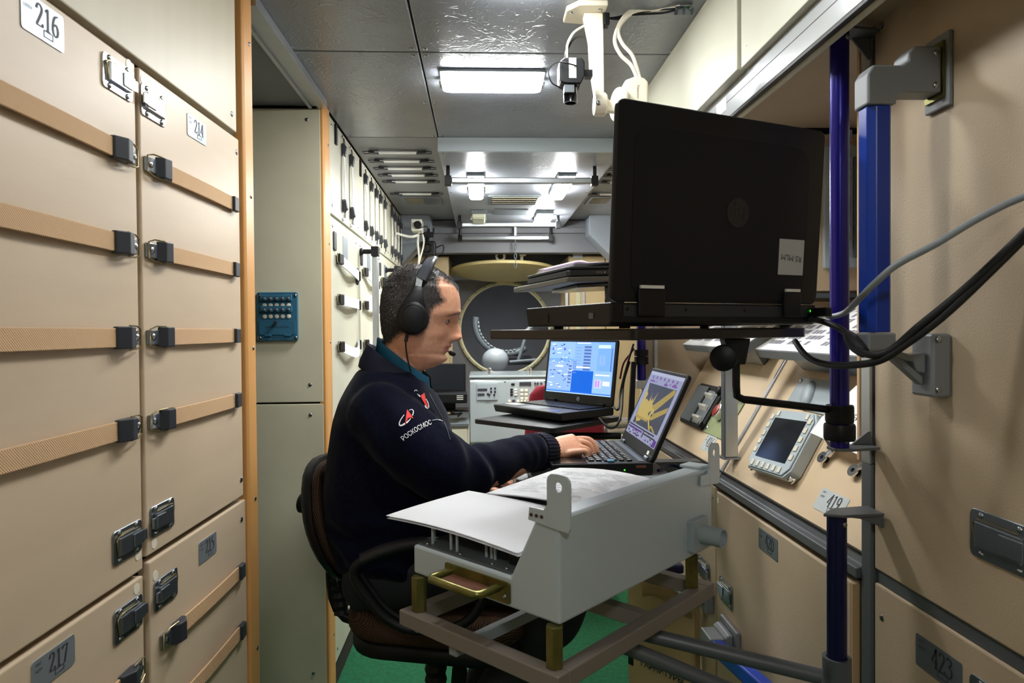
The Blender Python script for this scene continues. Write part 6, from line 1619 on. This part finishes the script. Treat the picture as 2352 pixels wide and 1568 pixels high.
# soft folds: gathered at the elbow, waist and armpit
vs = np.zeros(len(jk.vertices)*3, 'f'); jk.vertices.foreach_get('co', vs); vs = vs.reshape(-1, 3)
nr = np.zeros(len(jk.vertices)*3, 'f'); jk.vertices.foreach_get('normal', nr); nr = nr.reshape(-1, 3)
axr = (WRC-ELR).normalized(); aup = (ELR-SHR).normalized()
for i in range(len(vs)):
    p = Vector(vs[i]); d = 0.0
    n1 = noise.noise(p*9); n2 = noise.noise(p*22+Vector((3, 1, 7)))
    se = math.exp(-((p-ELR).length/.12)**2)
    u = (p-ELR).dot(axr); d += .006*se*math.sin(u*75+n1*5)
    sc_ = math.exp(-((p-WRC).length/.09)**2); d += .004*sc_*math.sin((p-WRC).dot(axr)*120+n1*4)
    wz = math.exp(-((p.z-.70)/.11)**2)*(1 if p.y < 1.72 else .5); d += .007*wz*math.sin(p.z*62+p.x*18+n1*4)
    sa = math.exp(-((p-Vector((-.16, 1.53, 1.0))).length/.11)**2); d += .005*sa*math.sin((p.x*.75+p.z*.66)*95+n1*3)
    d += .0035*n1+.0012*n2
    vs[i] += nr[i]*d
jk.vertices.foreach_set('co', vs.ravel()); jk.update()
jko = part('jacket', jk, None, man, 'navy fleece jacket')
from mathutils.bvhtree import BVHTree
JB = BVHTree.FromPolygons([v_.co.copy() for v_ in jk.vertices], [tuple(p.vertices) for p in jk.polygons])
# ribbed cuff
ax_ = (WRC-(WRC-Vector((.038, .035, -.004)))).normalized(); a1 = ax_.orthogonal().normalized(); a2 = ax_.cross(a1); b = B(); rg = []
for j, (o_, r_) in enumerate(((-.034, .0465), (-.02, .0475), (-.004, .0455), (.012, .0405), (.018, .037), (.016, .033), (.0, .03))):
    rg.append([WRC+ax_*o_+(a1*math.cos(a)+a2*math.sin(a))*(r_+.0012*math.sin(a*30)*(1 if j < 5 else 0)) for a in [2*PI*i/120 for i in range(120)]])
b.loft(rg, False); part('cuff', b, K['twill'], jko, smooth=60)
# collars
def collar(name, mat_, cB, cF, ry, drop, flare, th, par, open_=.35, Y=1.70):
    pb_, pf_ = pY(*cB, Y), pY(*cF, Y); cx = (pb_.x+pf_.x)/2; rx = (pf_.x-pb_.x)/2; z0 = (pb_.z+pf_.z)/2; sl = (pf_.z-pb_.z)/2
    b = B(); rg = []; N1 = 48
    A_ = [math.radians(open_*60)+ (2*PI-2*math.radians(open_*60))*i/N1 for i in range(N1+1)]
    prof = [(0, -drop*.9, -th), (0, -.004, -th*.7), (0, .002, 0), (.15, 0, .002), (.5, -drop*.3, flare*.45), (.85, -drop*.7, flare*.85), (1, -drop, flare), (.97, -drop, flare-.004), (.6, -drop*.5, flare*.5-.006)]
    for k, dz, dr in prof:
        rg.append([(cx+(rx+dr)*math.cos(a), Y+(ry+dr)*math.sin(a), z0+sl*math.cos(a)+dz-.008*max(0, math.cos(a))**3*k) for a in A_])
    b.loft(rg, False, False); return part(name, b, mat_, par, smooth=60)
collar('shirt_collar', K['teal'], (868, 776), (988, 868), .063, .04, .006, .004, man, .25)
collar('jacket_collar', K['twill'], (846, 790), (990, 884), .075, .052, .024, .004, jko, .42)
# yoke, placket and pocket seams lying on the cloth
def onjacket(px, py, off=.0012):
    h = JB.ray_cast(CAM, ray(px, py))
    return None if h[0] is None else h[0]+(h[1] if h[1].dot(CAM-h[0]) > 0 else -h[1])*off
def decal(b, polys, off=.0014):
    """polygons given in picture coordinates, laid onto the jacket's surface"""
    for P_ in polys:
        w_ = [onjacket(x, y, off) for x, y in P_]
        if all(p is not None for p in w_): b.poly(w_)
def stroke(path, w0, w1=None, sub=6):
    P_ = [Vector((x, y, 0)) for x, y in path]; P_ = smooth_path(P_, sub); out = []; n = len(P_)
    w1 = w0 if w1 is None else w1
    pr = None
    for i, p in enumerate(P_):
        d = (P_[min(i+1, n-1)]-P_[max(i-1, 0)]).normalized(); nn_ = Vector((-d.y, d.x, 0)); w_ = (w0+(w1-w0)*i/(n-1))/2
        cur = (p+nn_*w_, p-nn_*w_)
        if pr: out.append([(pr[0].x, pr[0].y), (pr[1].x, pr[1].y), (cur[1].x, cur[1].y), (cur[0].x, cur[0].y)])
        pr = cur
    return out
b = B(); decal(b, [[(934.5, 941), (941.5, 951), (937, 961), (930, 977.5), (932, 958)], [(941.5, 951), (949, 961.5), (941, 959.5), (937, 961)]], .002); part('emblem', b, K['redthr'], jko, 'red embroidered arrowhead')
b = B(); decal(b, stroke([(928, 953), (920, 965), (917.5, 974), (921, 977.5), (930, 973)], 1.2, 4.0)+stroke([(933, 972), (939, 966), (943, 961)], 3.2, 1.2)+stroke([(939.5, 943), (945, 941), (949, 945), (947, 955)], 1.0, 2.2)); part('lettering', b, K['stitch'], jko)
b = B(); tm = text_mesh('РОСКОСМОС', 15.5, .1)
ws = max(v_.co.x for v_ in tm.vertices)
def tpos(x, y):
    f = (x/ws+1)/2; ang_ = math.radians(-44+26*f)
    bx = 924+66*f; by = 1009-52*f+13*f*f
    return (bx-math.sin(-ang_)*y*-1*-1, by-math.cos(ang_)*y)
decal(b, [[tpos(tm.vertices[i].co.x, tm.vertices[i].co.y) for i in p.vertices] for p in tm.polygons]); bpy.data.meshes.remove(tm)
part('lettering', b, K['stitch'], jko)
b = B(); decal(b, [[(964.5, 910), (973.5, 903), (977, 920), (970, 921)], [(970, 921), (977, 920), (982, 936), (978, 935)]], .002); part('emblem', b, K['redthr'], jko, 'red embroidered chest badge')
b = B(); decal(b, stroke([(951, 899), (955, 896), (958, 899)], 1.3)+stroke([(958, 905), (964, 912), (962, 907)], 1.2)+stroke([(977, 916), (982, 925), (984, 936)], 1.2, 2.2)+stroke([(975, 931), (978, 937), (983, 938)], 1.6)); part('lettering', b, K['stitch'], jko)
b = B(); decal(b, stroke([(992, 966), (1004, 964), (1016, 967)], 2.2)); part('pocket_zip', b, K['zinc'], jko)
b = B(); decal(b, stroke([(986, 905), (1000, 932), (1014, 958), (1026, 985), (1034, 1010)], 2.2)); part('placket_edge', b, mat('placket_navy', '#0C2233', .7), jko)
# ---------------------------------------------------------------- trousers and shoes
b = B()
skin_tube(b, [(-.285, 1.70, .64), (-.2, 1.70, .665), (-.1, 1.7, .665)], [(.07, .16), (.085, .17), (.07, .15)], 20, flat=(0, 0, 1))
for a in ((HIPR, KNR, ANR), (HIPL, KNL, ANL)):
    skin_tube(b, [a[0]+Vector((-.02, 0, -.01)), a[0].lerp(a[1], .5)+Vector((0, 0, .01)), a[1], a[1].lerp(a[2], .5), a[2]], [.092, .086, .072, .062, .056], 18, sub=6)
tr = fuse(b, .009, 6, 'trousers', K['trouser'])
vs = np.zeros(len(tr.vertices)*3, 'f'); tr.vertices.foreach_get('co', vs); vs = vs.reshape(-1, 3); nr = np.zeros(len(tr.vertices)*3, 'f'); tr.vertices.foreach_get('normal', nr); nr = nr.reshape(-1, 3)
for i in range(len(vs)): p = Vector(vs[i]); vs[i] += nr[i]*(.005*noise.noise(p*12)+.003*math.sin(p.x*50+p.z*30+4*noise.noise(p*6)))
tr.vertices.foreach_set('co', vs.ravel()); tr.update(); part('trousers', tr, None, man)
for a in (ANR, ANL):
    b = B(); skin_tube(b, [a+Vector((-.05, 0, -.075)), a+Vector((.02, 0, -.075)), a+Vector((.12, 0, -.095)), a+Vector((.2, 0, -.105))], [.048, .05, .045, .03], 14); b.box(a.x-.09, a.x+.22, a.y-.042, a.y+.042, a.z-.14, a.z-.12); part('shoe', b, K['blk'], man, smooth=60)
# ---------------------------------------------------------------- headset
t = thing('headphones', 'black over-ear headset with microphone on the man\'s head', 'headphones', HFm)
def hl(px, py): return (px-968)*HS, (725-py)*HS
cx, cz = hl(948, 731)
for s in (-1, 1):
    b = B(); rg = []
    outl = []
    for i in range(40):
        a = 2*PI*i/40; rx_, rz_ = 35.5*HS, 38*HS
        x_, z_ = math.cos(a)*rx_, math.sin(a)*rz_
        outl.append((x_, z_))
    for k, y_ in ((.82, .074), (.98, .078), (1.0, .092), (.99, .1), (.94, .106), (.8, .111), (.5, .114), (.05, .115)):
        rg.append([(cx+x_*k, s*y_, cz+z_*k) for x_, z_ in outl])
    b.loft(rg); c_ = part('ear_cup', b, K['blk'], t, smooth=40)
    b = B(); rg = []
    for k in (0, 1):
        pass
    b.tube([(cx+.027*math.cos(a)+.001, s*.1115, cz+.0+.029*math.sin(a)) for a in [math.radians(-35+250*i/24) for i in range(25)]], .0011, 6); part('groove', b, K['blkgloss'], c_, smooth=60)
    if s < 0: part('accent', B().tube([(cx+.0335*math.cos(a), s*.1005, cz+.036*math.sin(a)) for a in [math.radians(-20+30*i/8) for i in range(9)]], .0022, 6), K['purple'], c_, smooth=60)
    # yoke rising from the cup to the slider
    x0_, z0_ = hl(924, 712); x1_, z1_ = hl(977, 708); x2_, z2_ = hl(969, 664); x3_, z3_ = hl(951, 660)
    b = B(); b.loft([[(hl(922, 718)[0], s*y_, hl(0, 718)[1]) for y_ in (.09, .107)]+[(hl(978, 714)[0], s*y_, hl(0, 714)[1]) for y_ in (.107, .09)],
                    [(hl(930, 694)[0], s*y_, hl(0, 694)[1]) for y_ in (.088, .107)]+[(hl(972, 692)[0], s*y_, hl(0, 692)[1]) for y_ in (.107, .088)],
                    [(hl(944, 674)[0], s*y_, hl(0, 674)[1]) for y_ in (.087, .103)]+[(hl(970, 674)[0], s*y_, hl(0, 674)[1]) for y_ in (.103, .087)],
                    [(hl(951, 661)[0], s*y_, hl(0, 661)[1]) for y_ in (.085, .098)]+[(hl(969, 664)[0], s*y_, hl(0, 664)[1]) for y_ in (.098, .085)]])
    part('yoke', b, K['blk'], t, bev=.003, smooth=50)
    b = B(); b.loft([[(hl(953, 664)[0], s*.086, hl(0, 664)[1]), (hl(967, 667)[0], s*.086, hl(0, 667)[1]), (hl(967, 667)[0], s*.092, hl(0, 667)[1]), (hl(953, 664)[0], s*.092, hl(0, 664)[1])],
                    [(hl(957, 640)[0], s*.081, hl(0, 640)[1]), (hl(972, 645)[0], s*.081, hl(0, 645)[1]), (hl(972, 645)[0], s*.087, hl(0, 645)[1]), (hl(957, 640)[0], s*.087, hl(0, 640)[1])]])
    part('slider', b, K['steel'], t, bev=.001)
# headband: one arc leaning forward over the crown
b = B(); pts = []
x0_, z0_ = hl(966, 646); x1_, z1_ = hl(992, 603)
for i in range(25):
    a = PI*i/24; yy = -.086*math.cos(a); h_ = math.sin(a)**.75
    pts.append(Vector((x0_+(x1_-x0_)*h_, yy, z0_+(z1_-z0_+.006)*h_)))
rg = []
for i, p in enumerate(pts):
    d = (pts[min(i+1, 24)]-pts[max(i-1, 0)]).normalized(); fw_ = Vector((.93, 0, .3)); fw_ = (fw_-d*fw_.dot(d)).normalized(); n_ = d.cross(fw_)
    if n_.dot(p-Vector((0, 0, -.02))) < 0: n_ = -n_
    w_, th_ = .0138, .006; rg.append([p+fw_*w_*k1+n_*th_*k2 for k1, k2 in ((-1, -.4), (-.8, -1), (.8, -1), (1, -.4), (1, .4), (.75, 1), (-.75, 1), (-1, .4))])
b.loft(rg); part('headband', b, mat('headband_grey', '#3A3D44', .35), t, smooth=40)
mx_, mz_ = hl(1038, 812)
part('microphone', B().sph((mx_, .012, mz_), .0075, (1.3, .9, .9), 16, 10, RY(22)), K['blkrub'], t, smooth=60)
part('boom', B().tube([(cx+.02, .1, cz-.02), (.03, .098, -.05), (.06, .07, -.085), (hl(1026, 0)[0], .03, hl(0, 806)[1]), (mx_, .012, mz_)], .0022, 8, 6), K['blk'], t, smooth=60)
xb_, zb2 = hl(936, 768); xc_, zc2 = hl(932, 783)
part('cable', B().tube([(xb_, -.09, zb2), (xc_, -.092, zc2)], .0042, 10).tube([(xc_, -.092, zc2), (hl(933, 0)[0], -.092, hl(0, 800)[1]), (hl(937, 0)[0], -.09, hl(0, 825)[1]), (hl(944, 0)[0], -.086, hl(0, 850)[1])], .0018, 8, 5), K['blk'], t, smooth=60)
